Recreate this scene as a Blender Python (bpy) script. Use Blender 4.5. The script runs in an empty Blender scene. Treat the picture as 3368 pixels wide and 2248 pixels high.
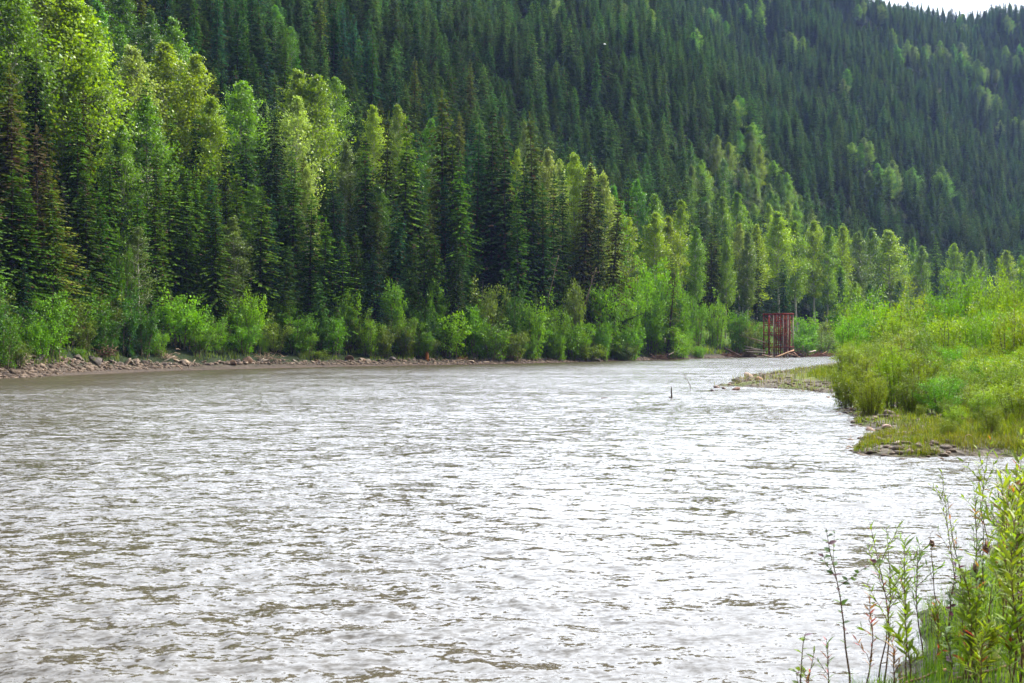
import bpy, math, random
import numpy as np
from mathutils import Vector, Matrix

SEED = 11
rng = np.random.default_rng(SEED)
random.seed(SEED)
scene = bpy.context.scene
COL = scene.collection
R = math.radians
TAU = 2 * math.pi

# ------------------------------------------------------------------ camera model (photo pixels 3368 x 2248)
EYE = 3.0            # eye height above the river
FPX = 3274.0         # focal length in photo pixels (35 mm lens)
CX, HY = 1684.0, 1133.0


def uu(x):
    return (x - CX) / FPX


def wz(y, Y):
    return EYE + (HY - y) / FPX * Y


# ------------------------------------------------------------------ terrain
FAR_BANK = np.array([(-90, -160), (-66, -20), (-57, 40), (-45.1, 87.7), (-38.4, 112.9), (-22.1, 134.6), (1.7, 156), (27.4, 192.6),
                     (52.4, 229), (76, 262), (101, 296), (150, 345), (230, 400), (340, 440), (700, 520)], float)
NEAR_LAND = np.array([(15.2, 72), (20, 88), (30, 110), (48, 152), (85, 212), (130, 262), (200, 325), (320, 385), (700, 470),
                      (900, 100), (700, -300), (-200, -300), (-75, -160), (-40, -12), (-14, 1.5), (-4, 4.2), (1.2, 7.0), (3.0, 8.6),
                      (3.9, 9.8), (5.0, 11.5), (6.7, 14.3), (9.4, 18.5), (13, 21.5), (21, 23.4), (22, 24.6), (16, 25.6), (13.6, 26.2),
                      (10.6, 26.6), (9.5, 27.6), (11.0, 30), (12.2, 34), (13.2, 38), (14.6, 43), (17.2, 52), (19.5, 60), (19.0, 66)], float)


def seg_dist(P, A, B):
    d = B - A
    L2 = (d ** 2).sum()
    t = np.clip(((P - A) @ d) / L2, 0, 1)
    return np.hypot(P[:, 0] - A[0] - t * d[0], P[:, 1] - A[1] - t * d[1])


def far_sd(P):
    """distance from the far waterline, positive on the land side (left / behind)"""
    best = np.full(len(P), 1e9)
    sign = np.ones(len(P))
    for A, B in zip(FAR_BANK[:-1], FAR_BANK[1:]):
        d = seg_dist(P, A, B)
        cr = (B[0] - A[0]) * (P[:, 1] - A[1]) - (B[1] - A[1]) * (P[:, 0] - A[0])
        m = d < best - 1e-6
        best[m] = d[m]
        sign[m] = np.where(cr[m] > 0, 1, -1)
    return best * sign


def near_sd(P):
    best = np.full(len(P), 1e9)
    inside = np.zeros(len(P), bool)
    n = len(NEAR_LAND)
    for i in range(n):
        A, B = NEAR_LAND[i], NEAR_LAND[(i + 1) % n]
        best = np.minimum(best, seg_dist(P, A, B))
        c = (A[1] > P[:, 1]) != (B[1] > P[:, 1])
        xi = (B[0] - A[0]) * (P[:, 1] - A[1]) / (B[1] - A[1] + 1e-12) + A[0]
        inside ^= c & (P[:, 0] < xi)
    sd = np.where(inside, best, -best)
    wob = small_noise(P, 1.3, 81) * .28 * (P[:, 1] < 24) + small_noise(P, 5, 82) * .55 * (P[:, 1] >= 24)
    return sd + np.where(np.abs(sd) < 4, wob * (1 - np.abs(sd) / 4), 0)


_w = np.random.default_rng(5)
_WV = [(_w.uniform(0, TAU), 1.0 / l, a, _w.uniform(0, TAU)) for l, a in
       ((240, 7), (160, 6), (110, 4.5), (75, 3), (48, 1.6), (30, .9), (19, .5), (11, .3)) for _ in range(3)]


def undul(P):
    z = np.zeros(len(P))
    for th, k, a, ph in _WV:
        z += a * .6 * np.sin(TAU * k * (P[:, 0] * math.cos(th) + P[:, 1] * math.sin(th)) + ph)
    return z


def small_noise(P, lam, seed=1):
    g = np.random.default_rng(seed)
    z = np.zeros(len(P))
    for _ in range(7):
        th, ph, l = g.uniform(0, TAU), g.uniform(0, TAU), lam * g.uniform(.6, 1.6)
        z += np.sin(TAU / l * (P[:, 0] * math.cos(th) + P[:, 1] * math.sin(th)) + ph)
    return z / 3.7


def sstep(x, a, b):
    t = np.clip((x - a) / (b - a), 0, 1)
    return t * t * (3 - 2 * t)


FOOT_U = np.array([-3, -1.2, -.7, -.514, -.34, -.164, 0, .12, .2, .27, .36, .45, .6, .9, 2.5])
FOOT_Y = np.array([30, 60, 76, 97, 124, 148, 172, 210, 262, 308, 362, 412, 470, 560, 650])
BANK_Y = np.array([20, 48, 70, 88, 117, 138, 155, 181, 210, 234, 280, 330, 400, 470, 520])


def bank_Y(u):
    return np.interp(u, FOOT_U, BANK_Y)


def terrain(P):
    P = np.asarray(P, float).reshape(-1, 2)
    x, y = P[:, 0], P[:, 1]
    dF, dN = far_sd(P), near_sd(P)
    th = np.arctan2(x, np.maximum(y, 1e-3))
    th = np.where(y <= 0, np.arctan2(x, y), th)
    foot_th = np.arctan(FOOT_U)
    foot_r = FOOT_Y * np.sqrt(1 + FOOT_U ** 2)
    r = np.hypot(x, y)
    rf = np.interp(th, foot_th, foot_r)
    s = r - rf
    hill = .555 * np.where(s > 30, s, np.log1p(np.exp(np.clip(s, -60, 30) / 6)) * 6)
    u = np.tan(np.clip(th, -1.4, 1.4))
    terr = 6.0 * sstep(u, .06, .2) * sstep(dF, 1.2, 13)
    steep = .55 + .55 * (1 - sstep(u, -.46, -.38))
    bank = 1.25 * steep * sstep(dF, 0, 3.6) + 1.5 * sstep(dF, 3, 13)
    zf = bank + terr + hill * sstep(dF, 1, 7) + undul(P) * sstep(dF, 12, 90) * sstep(hill, 2, 40)
    cap = np.clip(1.26 * rf + 6, 110, 301) + 5 * small_noise(P, 90, 3)
    zf = np.where(zf > cap - 40, cap - 40 + 40 * (1 - np.exp(-np.maximum(zf - cap + 40, 0) / 40)), zf)
    zf += .25 * small_noise(P, 3.5, 2) * sstep(dF, 1, 4)
    nb = np.minimum(1.42, .30 * dN)
    bar = .30 * (1 - np.exp(-np.maximum(dN, 0) / 1.2)) + 1.5 * sstep(dN, 0, 26) + .05 * small_noise(P, 2.2, 4) * sstep(dN, .3, 2)
    wn = sstep(y, 21, 25)
    zn = nb * (1 - wn) + bar * wn
    dw = np.minimum(-dF, -dN)
    zw = -np.minimum(1.6, .03 + .10 * np.maximum(dw, 0)) + .02 * small_noise(P, 1.1, 6)
    return np.where(dF > 0, zf, np.where(dN > 0, zn, zw))


def tz(x, y):
    return float(terrain([(x, y)])[0])


def hit(px, py):
    """where the sight line of a photo pixel first meets the ground"""
    u, k = uu(px), (HY - py) / FPX
    Y = np.arange(20, 1500, .75)
    P = np.stack([u * Y, Y], 1)
    z = terrain(P)
    m = z >= EYE + k * Y
    m &= Y > bank_Y(u)
    i = int(np.argmax(m)) if m.any() else len(Y) - 1
    return float(P[i, 0]), float(P[i, 1]), float(z[i])


# ------------------------------------------------------------------ mesh building
class MB:
    def __init__(self):
        self.V, self.F, self.T, self.M, self.n = [], [], [], [], 0

    def add(self, V, F, tone=.5, mat=0):
        V = np.asarray(V, float).reshape(-1, 3)
        F = np.asarray(F, int)
        if len(F) == 0:
            return
        self.V.append(V)
        self.F.append(F + self.n)
        self.n += len(V)
        t = np.asarray(tone, float)
        self.T.append(np.full(len(F), float(t)) if t.ndim == 0 else t)
        self.M.append(np.full(len(F), mat, int))

    def mesh(self, name, mats, smooth=False):
        me = bpy.data.meshes.new(name)
        V = np.concatenate(self.V)
        cnt = np.concatenate([np.full(len(f), f.shape[1]) for f in self.F])
        lv = np.concatenate([f.ravel() for f in self.F])
        me.vertices.add(len(V))
        me.vertices.foreach_set('co', V.astype(np.float32).ravel())
        me.loops.add(len(lv))
        me.loops.foreach_set('vertex_index', lv.astype(np.int32))
        me.polygons.add(len(cnt))
        st = np.concatenate([[0], np.cumsum(cnt)[:-1]])
        me.polygons.foreach_set('loop_start', st.astype(np.int32))
        me.polygons.foreach_set('material_index', np.concatenate(self.M).astype(np.int32))
        if smooth:
            me.polygons.foreach_set('use_smooth', np.ones(len(cnt), bool))
        for m in (mats if isinstance(mats, (list, tuple)) else [mats]):
            me.materials.append(m)
        a = me.attributes.new('tone', 'FLOAT', 'FACE')
        a.data.foreach_set('value', np.concatenate(self.T).astype(np.float32))
        me.update(calc_edges=True)
        return me


def unit(v):
    return v / np.maximum(np.linalg.norm(v, axis=-1, keepdims=True), 1e-9)


def kites(P, A, B, l, w, curl=0.0):
    P, A, B = np.asarray(P, float), unit(np.asarray(A, float)), np.asarray(B, float)
    B = unit(B - (A * B).sum(1, keepdims=True) * A)
    l = np.asarray(l, float).reshape(-1, 1) if np.ndim(l) else np.full((len(P), 1), l)
    w = np.asarray(w, float).reshape(-1, 1) if np.ndim(w) else np.full((len(P), 1), w)
    mid = P + A * l * .45
    tip = P + A * l
    tip[:, 2] -= (curl * l)[:, 0]
    V = np.stack([P, mid + B * w * .5, tip, mid - B * w * .5], 1).reshape(-1, 3)
    F = np.arange(len(P) * 4).reshape(-1, 4)
    return V, F


def tube(pts, rad, sides=6, cap=True):
    pts = np.asarray(pts, float)
    n = len(pts)
    rad = np.broadcast_to(np.asarray(rad, float), (n,))
    d = np.gradient(pts, axis=0)
    d = unit(d)
    ref = np.array([0, 0, 1.0]) if abs(d[n // 2][2]) < .9 else np.array([1.0, 0, 0])
    s = unit(np.cross(d, ref))
    t = np.cross(s, d)
    a = np.arange(sides) / sides * TAU
    V = (pts[:, None, :] + rad[:, None, None] * (np.cos(a)[None, :, None] * s[:, None, :] + np.sin(a)[None, :, None] * t[:, None, :])).reshape(-1, 3)
    i = np.arange(n - 1)[:, None] * sides
    j = np.arange(sides)[None, :]
    k = (j + 1) % sides
    F = np.stack([i + j, i + k, i + sides + k, i + sides + j], -1).reshape(-1, 4)
    return V, F


def box_between(A, B, w, h, up=(0, 0, 1)):
    """a straight bar of rectangular section w x h from A to B"""
    A, B = np.asarray(A, float), np.asarray(B, float)
    d = unit(B - A)
    up = np.asarray(up, float)
    if abs(d @ up) > .95:
        up = np.array([0, 1.0, 0]) if abs(d[1]) < .9 else np.array([1.0, 0, 0])
    s = unit(np.cross(d, up))
    t = np.cross(s, d)
    c = [(-1, -1), (1, -1), (1, 1), (-1, 1)]
    V = [A + s * w / 2 * a + t * h / 2 * b for a, b in c] + [B + s * w / 2 * a + t * h / 2 * b for a, b in c]
    F = [(0, 3, 2, 1), (4, 5, 6, 7), (0, 1, 5, 4), (1, 2, 6, 5), (2, 3, 7, 6), (3, 0, 4, 7)]
    return np.array(V), np.array(F)


def obj(name, me, parent=None):
    o = bpy.data.objects.new(name, me)
    COL.objects.link(o)
    if parent is not None:
        o.parent = parent
    return o


def tag(o, label, cat, group=None):
    o['label'] = label
    o['category'] = cat
    if group:
        o['group'] = group
    return o


def thing(name, loc, label, cat, group=None, rz=0.0, sc=(1, 1, 1), tilt=(0, 0)):
    o = bpy.data.objects.new(name, None)
    COL.objects.link(o)
    o.empty_display_size = .3
    o.location = loc
    o.rotation_euler = (tilt[0], tilt[1], rz)
    o.scale = sc
    return tag(o, label, cat, group)


# ------------------------------------------------------------------ materials
def new_mat(name):
    m = bpy.data.materials.new(name)
    m.use_nodes = True
    nt = m.node_tree
    nt.nodes.clear()
    return m, nt, nt.nodes, nt.links


def N(nt, typ, **kw):
    n = nt.nodes.new(typ)
    for k, v in kw.items():
        if k in n.inputs.keys() if isinstance(k, str) and not hasattr(n, k) else False:
            n.inputs[k].default_value = v
        else:
            setattr(n, k, v)
    return n


def math_node(nt, op, a, b=None):
    n = nt.nodes.new('ShaderNodeMath')
    n.operation = op
    for i, v in enumerate((a, b)):
        if v is None:
            continue
        if isinstance(v, (int, float)):
            n.inputs[i].default_value = v
        else:
            nt.links.new(v, n.inputs[i])
    return n.outputs[0]


def foliage_mat(name, transl=.35, rough=.55, spec=.25, spread=.55, hue=.03, brown=0.0, rnd=.35):
    """leaf / needle material: colour = object's own colour, varied leaf by leaf and plant by plant"""
    m, nt, nd, lk = new_mat(name)
    info = nd.new('ShaderNodeObjectInfo')
    tone = nd.new('ShaderNodeAttribute')
    tone.attribute_name = 'tone'
    hsv = nd.new('ShaderNodeHueSaturation')
    lk.new(info.outputs['Color'], hsv.inputs['Color'])
    v1 = math_node(nt, 'MULTIPLY_ADD', tone.outputs['Fac'], spread * 2)
    v1.node.inputs[2].default_value = 1 - spread
    v2 = math_node(nt, 'MULTIPLY_ADD', info.outputs['Random'], rnd * 2)
    v2.node.inputs[2].default_value = 1 - rnd
    lk.new(math_node(nt, 'MULTIPLY', v1, v2), hsv.inputs['Value'])
    h = math_node(nt, 'MULTIPLY_ADD', tone.outputs['Fac'], -hue)
    h.node.inputs[2].default_value = .5 + hue * .5
    h2 = math_node(nt, 'MULTIPLY_ADD', math_node(nt, 'FRACT', math_node(nt, 'MULTIPLY', info.outputs['Random'], 17.3)), hue * 1.4)
    lk.new(h, h2.node.inputs[2])
    lk.new(math_node(nt, 'SUBTRACT', h2, hue * .7), hsv.inputs['Hue'])
    col = hsv.outputs['Color']
    if brown > 0:
        # reddish cones and dead twigs: some sprays brown
        mx = nd.new('ShaderNodeMix')
        mx.data_type = 'RGBA'
        gt = math_node(nt, 'GREATER_THAN', math_node(nt, 'FRACT', math_node(nt, 'MULTIPLY', tone.outputs['Fac'], 37.7)), 1 - brown)
        lk.new(gt, mx.inputs[0])
        lk.new(col, mx.inputs[6])
        mx.inputs[7].default_value = (.075, .040, .022, 1)
        col = mx.outputs[2]
    p = nd.new('ShaderNodeBsdfPrincipled')
    p.inputs['Roughness'].default_value = rough
    p.inputs['Specular IOR Level'].default_value = spec
    lk.new(col, p.inputs['Base Color'])
    t = nd.new('ShaderNodeBsdfTranslucent')
    hs2 = nd.new('ShaderNodeHueSaturation')
    hs2.inputs['Hue'].default_value = .497
    hs2.inputs['Saturation'].default_value = 1.1
    hs2.inputs['Value'].default_value = 1.25
    lk.new(col, hs2.inputs['Color'])
    lk.new(hs2.outputs['Color'], t.inputs['Color'])
    mix = nd.new('ShaderNodeMixShader')
    mix.inputs[0].default_value = transl
    lk.new(p.outputs[0], mix.inputs[1])
    lk.new(t.outputs[0], mix.inputs[2])
    out = nd.new('ShaderNodeOutputMaterial')
    lk.new(mix.outputs[0], out.inputs['Surface'])
    return m


def solid_mat(name, c1, c2, scale=4.0, rough=.85, spec=.2, bump=.0, detail=6, stretch=None, objcol=False, lo=.35, hi=.65):
    m, nt, nd, lk = new_mat(name)
    tc = nd.new('ShaderNodeTexCoord')
    vec = tc.outputs['Object']
    if stretch:
        mp = nd.new('ShaderNodeMapping')
        mp.inputs['Scale'].default_value = stretch
        lk.new(vec, mp.inputs['Vector'])
        vec = mp.outputs[0]
    nz = nd.new('ShaderNodeTexNoise')
    nz.inputs['Scale'].default_value = scale
    nz.inputs['Detail'].default_value = detail
    nz.inputs['Roughness'].default_value = .65
    lk.new(vec, nz.inputs['Vector'])
    rp = nd.new('ShaderNodeValToRGB')
    rp.color_ramp.elements[0].position = lo
    rp.color_ramp.elements[1].position = hi
    rp.color_ramp.elements[0].color = (*c1, 1)
    rp.color_ramp.elements[1].color = (*c2, 1)
    lk.new(nz.outputs['Fac'], rp.inputs[0])
    col = rp.outputs[0]
    info = nd.new('ShaderNodeObjectInfo')
    if objcol:
        mx = nd.new('ShaderNodeMix')
        mx.data_type = 'RGBA'
        mx.blend_type = 'MULTIPLY'
        mx.inputs[0].default_value = 1
        lk.new(col, mx.inputs[6])
        lk.new(info.outputs['Color'], mx.inputs[7])
        col = mx.outputs[2]
    tone = nd.new('ShaderNodeAttribute')
    tone.attribute_name = 'tone'
    hsv = nd.new('ShaderNodeHueSaturation')
    lk.new(col, hsv.inputs['Color'])
    v = math_node(nt, 'MULTIPLY_ADD', tone.outputs['Fac'], .8)
    v.node.inputs[2].default_value = .6
    lk.new(v, hsv.inputs['Value'])
    p = nd.new('ShaderNodeBsdfPrincipled')
    p.inputs['Roughness'].default_value = rough
    p.inputs['Specular IOR Level'].default_value = spec
    lk.new(hsv.outputs[0], p.inputs['Base Color'])
    if bump:
        b = nd.new('ShaderNodeBump')
        b.inputs['Strength'].default_value = 1
        b.inputs['Distance'].default_value = bump
        lk.new(nz.outputs['Fac'], b.inputs['Height'])
        lk.new(b.outputs[0], p.inputs['Normal'])
    out = nd.new('ShaderNodeOutputMaterial')
    lk.new(p.outputs[0], out.inputs['Surface'])
    return m


M_NEEDLE = foliage_mat('spruce_needles', .25, .8, .04, .7, .026, .07, .45)
M_LEAF = foliage_mat('poplar_leaves', .42, .42, .4, .55, .014, 0, .16)
M_SHRUB = foliage_mat('shrub_leaves', .42, .5, .3, .55, .012, 0, .15)
M_WILLOW = foliage_mat('willow_leaves', .42, .5, .3, .5, .02, 0, .15)
M_GRASS = foliage_mat('grass_blades', .4, .6, .2, .5, .06, .06, 0)
M_BARK = solid_mat('spruce_bark', (.035, .026, .02), (.085, .065, .05), 3, .95, .1, .03, stretch=(1, 1, .25))
M_PALE = solid_mat('pale_bark', (.22, .20, .16), (.52, .50, .44), 2.2, .85, .2, .02, stretch=(1, 1, .5))
M_TWIG = solid_mat('shrub_stems', (.07, .055, .035), (.17, .14, .09), 3, .9, .15)
M_REDTWIG = solid_mat('sapling_stems', (.10, .045, .035), (.20, .12, .07), 12, .7, .3)
M_DRIFT = solid_mat('driftwood', (.20, .15, .11), (.50, .43, .36), 2.5, .9, .15, .02, stretch=(6, 6, 1), objcol=True)
M_ROCK = solid_mat('river_rock', (.13, .10, .09), (.40, .34, .29), 2.6, .9, .2, .04, objcol=True, lo=.3, hi=.72)
M_RUST = solid_mat('rusty_steel', (.065, .009, .006), (.33, .045, .016), 1.7, .85, .25, .01, detail=8)
M_PALER = solid_mat('pale_steel', (.20, .09, .055), (.46, .36, .28), 1.3, .8, .25, .01, stretch=(1, 1, .3), lo=.4, hi=.56)  # paler and greyer than the rust, for all front posts but one
M_STUMP = solid_mat('rotten_stump', (.13, .045, .015), (.32, .12, .035), 3, .95, .1, .05, stretch=(1, 1, .3))
M_BIRD = solid_mat('white_feathers', (.75, .75, .75), (.85, .85, .85), 3, .8, .2)


def ground_mat():
    m, nt, nd, lk = new_mat('ground')
    at = nd.new('ShaderNodeAttribute')
    at.attribute_name = 'gcol'
    tc = nd.new('ShaderNodeTexCoord')
    nz = nd.new('ShaderNodeTexNoise')
    nz.inputs['Scale'].default_value = .9
    nz.inputs['Detail'].default_value = 10
    nz.inputs['Roughness'].default_value = .7
    lk.new(tc.outputs['Object'], nz.inputs['Vector'])
    vo = nd.new('ShaderNodeTexVoronoi')
    vo.inputs['Scale'].default_value = 5.5
    lk.new(tc.outputs['Object'], vo.inputs['Vector'])
    hsv = nd.new('ShaderNodeHueSaturation')
    lk.new(at.outputs['Color'], hsv.inputs['Color'])
    a = math_node(nt, 'MULTIPLY', nz.outputs['Fac'], 1.1)
    sep = nd.new('ShaderNodeSeparateColor')
    lk.new(vo.outputs['Color'], sep.inputs[0])
    b = math_node(nt, 'MULTIPLY_ADD', sep.outputs[0], .55)
    lk.new(a, b.node.inputs[2])
    lk.new(b, hsv.inputs['Value'])
    p = nd.new('ShaderNodeBsdfPrincipled')
    p.inputs['Roughness'].default_value = .95
    p.inputs['Specular IOR Level'].default_value = .15
    lk.new(hsv.outputs[0], p.inputs['Base Color'])
    bp = nd.new('ShaderNodeBump')
    bp.inputs['Distance'].default_value = .08
    lk.new(vo.outputs['Distance'], bp.inputs['Height'])
    lk.new(bp.outputs[0], p.inputs['Normal'])
    out = nd.new('ShaderNodeOutputMaterial')
    lk.new(p.outputs[0], out.inputs['Surface'])
    return m


def water_mat():
    """muddy river: silt-brown body, clear-coat like surface; ripples tilt the surface normal by world position"""
    m, nt, nd, lk = new_mat('river_water')
    geo = nd.new('ShaderNodeNewGeometry')
    acc = None
    for scale, k, det, st in ((.10, .22, 1, (.7, 2.0, 1)), (.9, .42, 2, (.7, 1.6, 1)), (3.2, .95, 3, (.65, 1.5, 1)), (11.0, 1.0, 3, (.75, 1.3, 1)), (27.0, .5, 2, (.8, 1.3, 1))):
        mp = nd.new('ShaderNodeMapping')
        mp.inputs['Scale'].default_value = st
        mp.inputs['Rotation'].default_value = (0, 0, R(-22))
        lk.new(geo.outputs['Position'], mp.inputs['Vector'])
        nz = nd.new('ShaderNodeTexNoise')
        nz.inputs['Scale'].default_value = scale
        nz.inputs['Detail'].default_value = det
        nz.inputs['Roughness'].default_value = .55
        nz.inputs['Distortion'].default_value = .35
        lk.new(mp.outputs[0], nz.inputs['Vector'])
        sb = nd.new('ShaderNodeVectorMath')
        sb.operation = 'SUBTRACT'
        lk.new(nz.outputs['Color'], sb.inputs[0])
        sb.inputs[1].default_value = (.5, .5, .5)
        sc = nd.new('ShaderNodeVectorMath')
        sc.operation = 'MULTIPLY'
        lk.new(sb.outputs[0], sc.inputs[0])
        sc.inputs[1].default_value = (k, k * 1.15, 0)
        if acc is None:
            acc = sc.outputs[0]
        else:
            ad = nd.new('ShaderNodeVectorMath')
            ad.operation = 'ADD'
            lk.new(acc, ad.inputs[0])
            lk.new(sc.outputs[0], ad.inputs[1])
            acc = ad.outputs[0]
    ad = nd.new('ShaderNodeVectorMath')
    ad.operation = 'ADD'
    # calmer slicks and rougher lanes drawn out along the current
    ml = nd.new('ShaderNodeMapping')
    ml.inputs['Rotation'].default_value = (0, 0, R(-30))
    ml.inputs['Scale'].default_value = (.11, .028, 1)
    lk.new(geo.outputs['Position'], ml.inputs['Vector'])
    ln = nd.new('ShaderNodeTexNoise')
    ln.inputs['Scale'].default_value = 1.0
    ln.inputs['Detail'].default_value = 3
    ln.inputs['Distortion'].default_value = .6
    lk.new(ml.outputs[0], ln.inputs['Vector'])
    lane = nd.new('ShaderNodeMapRange')
    lane.inputs['From Min'].default_value = .35
    lane.inputs['From Max'].default_value = .65
    lane.inputs['To Min'].default_value = .6
    lane.inputs['To Max'].default_value = 1.3
    lk.new(ln.outputs['Fac'], lane.inputs['Value'])
    lm = nd.new('ShaderNodeVectorMath')
    lm.operation = 'SCALE'
    lk.new(acc, lm.inputs[0])
    lk.new(lane.outputs[0], lm.inputs['Scale'])
    acc = lm.outputs[0]
    bs = nd.new('ShaderNodeVectorMath')
    bs.operation = 'ADD'
    lk.new(acc, bs.inputs[0])
    bs.inputs[1].default_value = (-.02, -.16, 0)      # all normals tilted towards the camera to reflect higher, brighter sky
    lk.new(bs.outputs[0], ad.inputs[0])
    lk.new(geo.outputs['Normal'], ad.inputs[1])
    nm = nd.new('ShaderNodeVectorMath')
    nm.operation = 'NORMALIZE'
    lk.new(ad.outputs[0], nm.inputs[0])
    p = nd.new('ShaderNodeBsdfPrincipled')
    p.inputs['Base Color'].default_value = (.060, .048, .031, 1)
    p.inputs['Roughness'].default_value = WATER_ROUGH
    p.inputs['IOR'].default_value = 1.36
    lk.new(nm.outputs[0], p.inputs['Normal'])
    out = nd.new('ShaderNodeOutputMaterial')
    lk.new(p.outputs[0], out.inputs['Surface'])
    return m


WATER_ROUGH = .13

# ------------------------------------------------------------------ plant prototypes
H_SPRUCE = 24.0


def spruce_mesh(seed, rmax, clear=.05, droop=.5, ragged=.35, dens=1.0, spray=.46, shape=.75):
    g = np.random.default_rng(seed)
    mb = MB()
    H = H_SPRUCE
    P, A, B, L, W, T = [], [], [], [], [], []
    z = H * clear
    while z < H * .985:
        h = z / H
        rad = rmax * min(1.0, ((1 - h) / .72)) ** shape * (.75 + .25 * min(1, (h + .02) / .12)) + .16
        nb = int(round((5 if h < .85 else 4) * dens + g.uniform(0, 1.6)))
        a0 = g.uniform(0, TAU)
        for b in range(nb):
            az = a0 + TAU * (b + g.uniform(-.3, .3)) / nb
            Lb = rad * (1 + ragged * g.normal())
            if Lb < .12:
                continue
            Lb = min(Lb, rad * 1.7)
            d = np.array([math.cos(az), math.sin(az), 0])
            sd = np.array([-d[1], d[0], 0])
            n = max(2, int(Lb / .36))
            tone = np.clip(g.normal(.45, .26), 0, 1)
            up = .35 * (h - .35)
            for i in range(n):
                t = (i + g.uniform(.2, .9)) / n
                pos = d * Lb * t + np.array([0, 0, z + Lb * (up * t - droop * t * t + droop * .45 * t ** 3)])
                slope = up - 2 * droop * t + 1.35 * droop * t * t
                for s in (-1, 1):
                    k = s * g.uniform(.35, .95)
                    a = d + sd * k + np.array([0, 0, slope - g.uniform(.05, .5)])
                    P.append(pos); A.append(a); B.append(sd * .9 + np.array([0, 0, g.uniform(-.7, .7)]) - d * k)
                    ll = spray * g.uniform(.7, 1.25) * (1.05 - .35 * t) * (.55 + .45 * min(1, Lb / 1.2))
                    L.append(ll); W.append(ll * g.uniform(.55, .85)); T.append(np.clip(tone * .72 + .2 * g.uniform() + .32 * (t - .4), 0, 1))
        z += g.uniform(.22, .58)
    # leader
    for i in range(10):
        az = g.uniform(0, TAU)
        zz = H * (.965 + .035 * i / 9)
        P.append(np.array([0, 0, zz])); A.append(np.array([math.cos(az) * .5, math.sin(az) * .5, 1]))
        B.append(np.array([-math.sin(az), math.cos(az), 0])); L.append(.5); W.append(.16); T.append(.55)
    V, F = kites(np.array(P), np.array(A), np.array(B), np.array(L), np.array(W), .12)
    mb.add(V, F, np.array(T))
    crown = mb.mesh('spruce_crown', M_NEEDLE)
    tb = MB()
    zz = np.array([-1.5, 0, .15, .4, .7, .97]) * H
    zz[0] = -1.5
    V, F = tube(np.stack([zz * 0, zz * 0, zz], 1), [.26, .22, .18, .13, .07, .015], 7)
    tb.add(V, F, .5)
    for i in range(26):   # bare dead branches low on the stem
        az, z0 = g.uniform(0, TAU), g.uniform(.02, .35) * H
        l = rmax * g.uniform(.3, .8)
        V, F = tube([(0, 0, z0), (math.cos(az) * l * .5, math.sin(az) * l * .5, z0 - .06 * l), (math.cos(az) * l, math.sin(az) * l, z0 - .3 * l)], [.03, .02, .008], 3)
        tb.add(V, F, .4)
    return tb.mesh('spruce_trunk', M_BARK), crown


H_POP = 24.0


def poplar_mesh(seed, rmax=3.2, clear=.3, n_br=56, leaf=.25, per=32, top_shape=.6, sparse=1.0):
    g = np.random.default_rng(seed)
    H = H_POP
    tb, mb = MB(), MB()
    zz = np.linspace(-1.0, H * .97, 9)
    wob = np.cumsum(g.normal(0, .12, (9, 2)), 0)
    wob -= wob[0]
    tr = np.concatenate([wob, zz[:, None]], 1)
    V, F = tube(tr, np.interp(zz / H, [-.05, 0, .5, 1], [.30, .24, .15, .02]), 8)
    tb.add(V, F, .5)
    P, T = [], []
    for i in range(n_br):
        h = clear + (1 - clear) * ((i + g.uniform(0, 1)) / n_br) ** .9
        z0 = h * H
        q = (h - clear) / (1 - clear)
        rad = rmax * (np.interp(q, [0, .15, .45, .75, 1], [.5, .92, 1, .66, .08])) * g.uniform(.5, 1.32)
        az = i * 2.4 + g.uniform(-.4, .4)
        el = R(g.uniform(30, 58))
        base = np.array([np.interp(z0, zz, tr[:, 0]), np.interp(z0, zz, tr[:, 1]), z0 - rad * .45])
        d = np.array([math.cos(az), math.sin(az), 0])
        tip = base + d * rad + np.array([0, 0, rad * math.tan(el) * .75])
        mid = (base + tip) / 2 + np.array([0, 0, -.05 * rad]) + g.normal(0, .1, 3)
        V, F = tube([base, mid, tip], [.06 + .02 * rad, .045, .015], 4)
        tb.add(V, F, .45)
        tone = np.clip(g.normal(.5, .17), 0, 1)
        pts = [base + (tip - base) * t for t in (.45, .65, .85, 1.0)]
        for s in range(3):
            t = g.uniform(.35, .95)
            o = base + (tip - base) * t
            sub = o + g.normal(0, 1, 3) * np.array([.5, .5, .35]) * rad * .5
            pts.append(sub)
            V, F = tube([o, sub], [.025, .008], 3)
            tb.add(V, F, .45)
        for c in pts:
            k = max(4, int(per * g.uniform(.5, 1.4) * sparse))
            P.append(c + g.normal(0, 1, (k, 3)) * np.array([.50, .50, .40]) * (.38 + .22 * rad))
            T.append(np.clip(tone + g.normal(0, .2, k), 0, 1))
    P, T = np.concatenate(P), np.concatenate(T)
    n = len(P)
    A = g.normal(0, 1, (n, 3)) + np.array([0, 0, -.35])
    B = g.normal(0, 1, (n, 3))
    l = leaf * g.uniform(.7, 1.35, n)
    V, F = kites(P, A, B, l, l * .8)
    mb.add(V, F, T)
    return tb.mesh('poplar_trunk', M_PALE), mb.mesh('poplar_crown', M_LEAF)


H_SHRUB = 4.0


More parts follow.
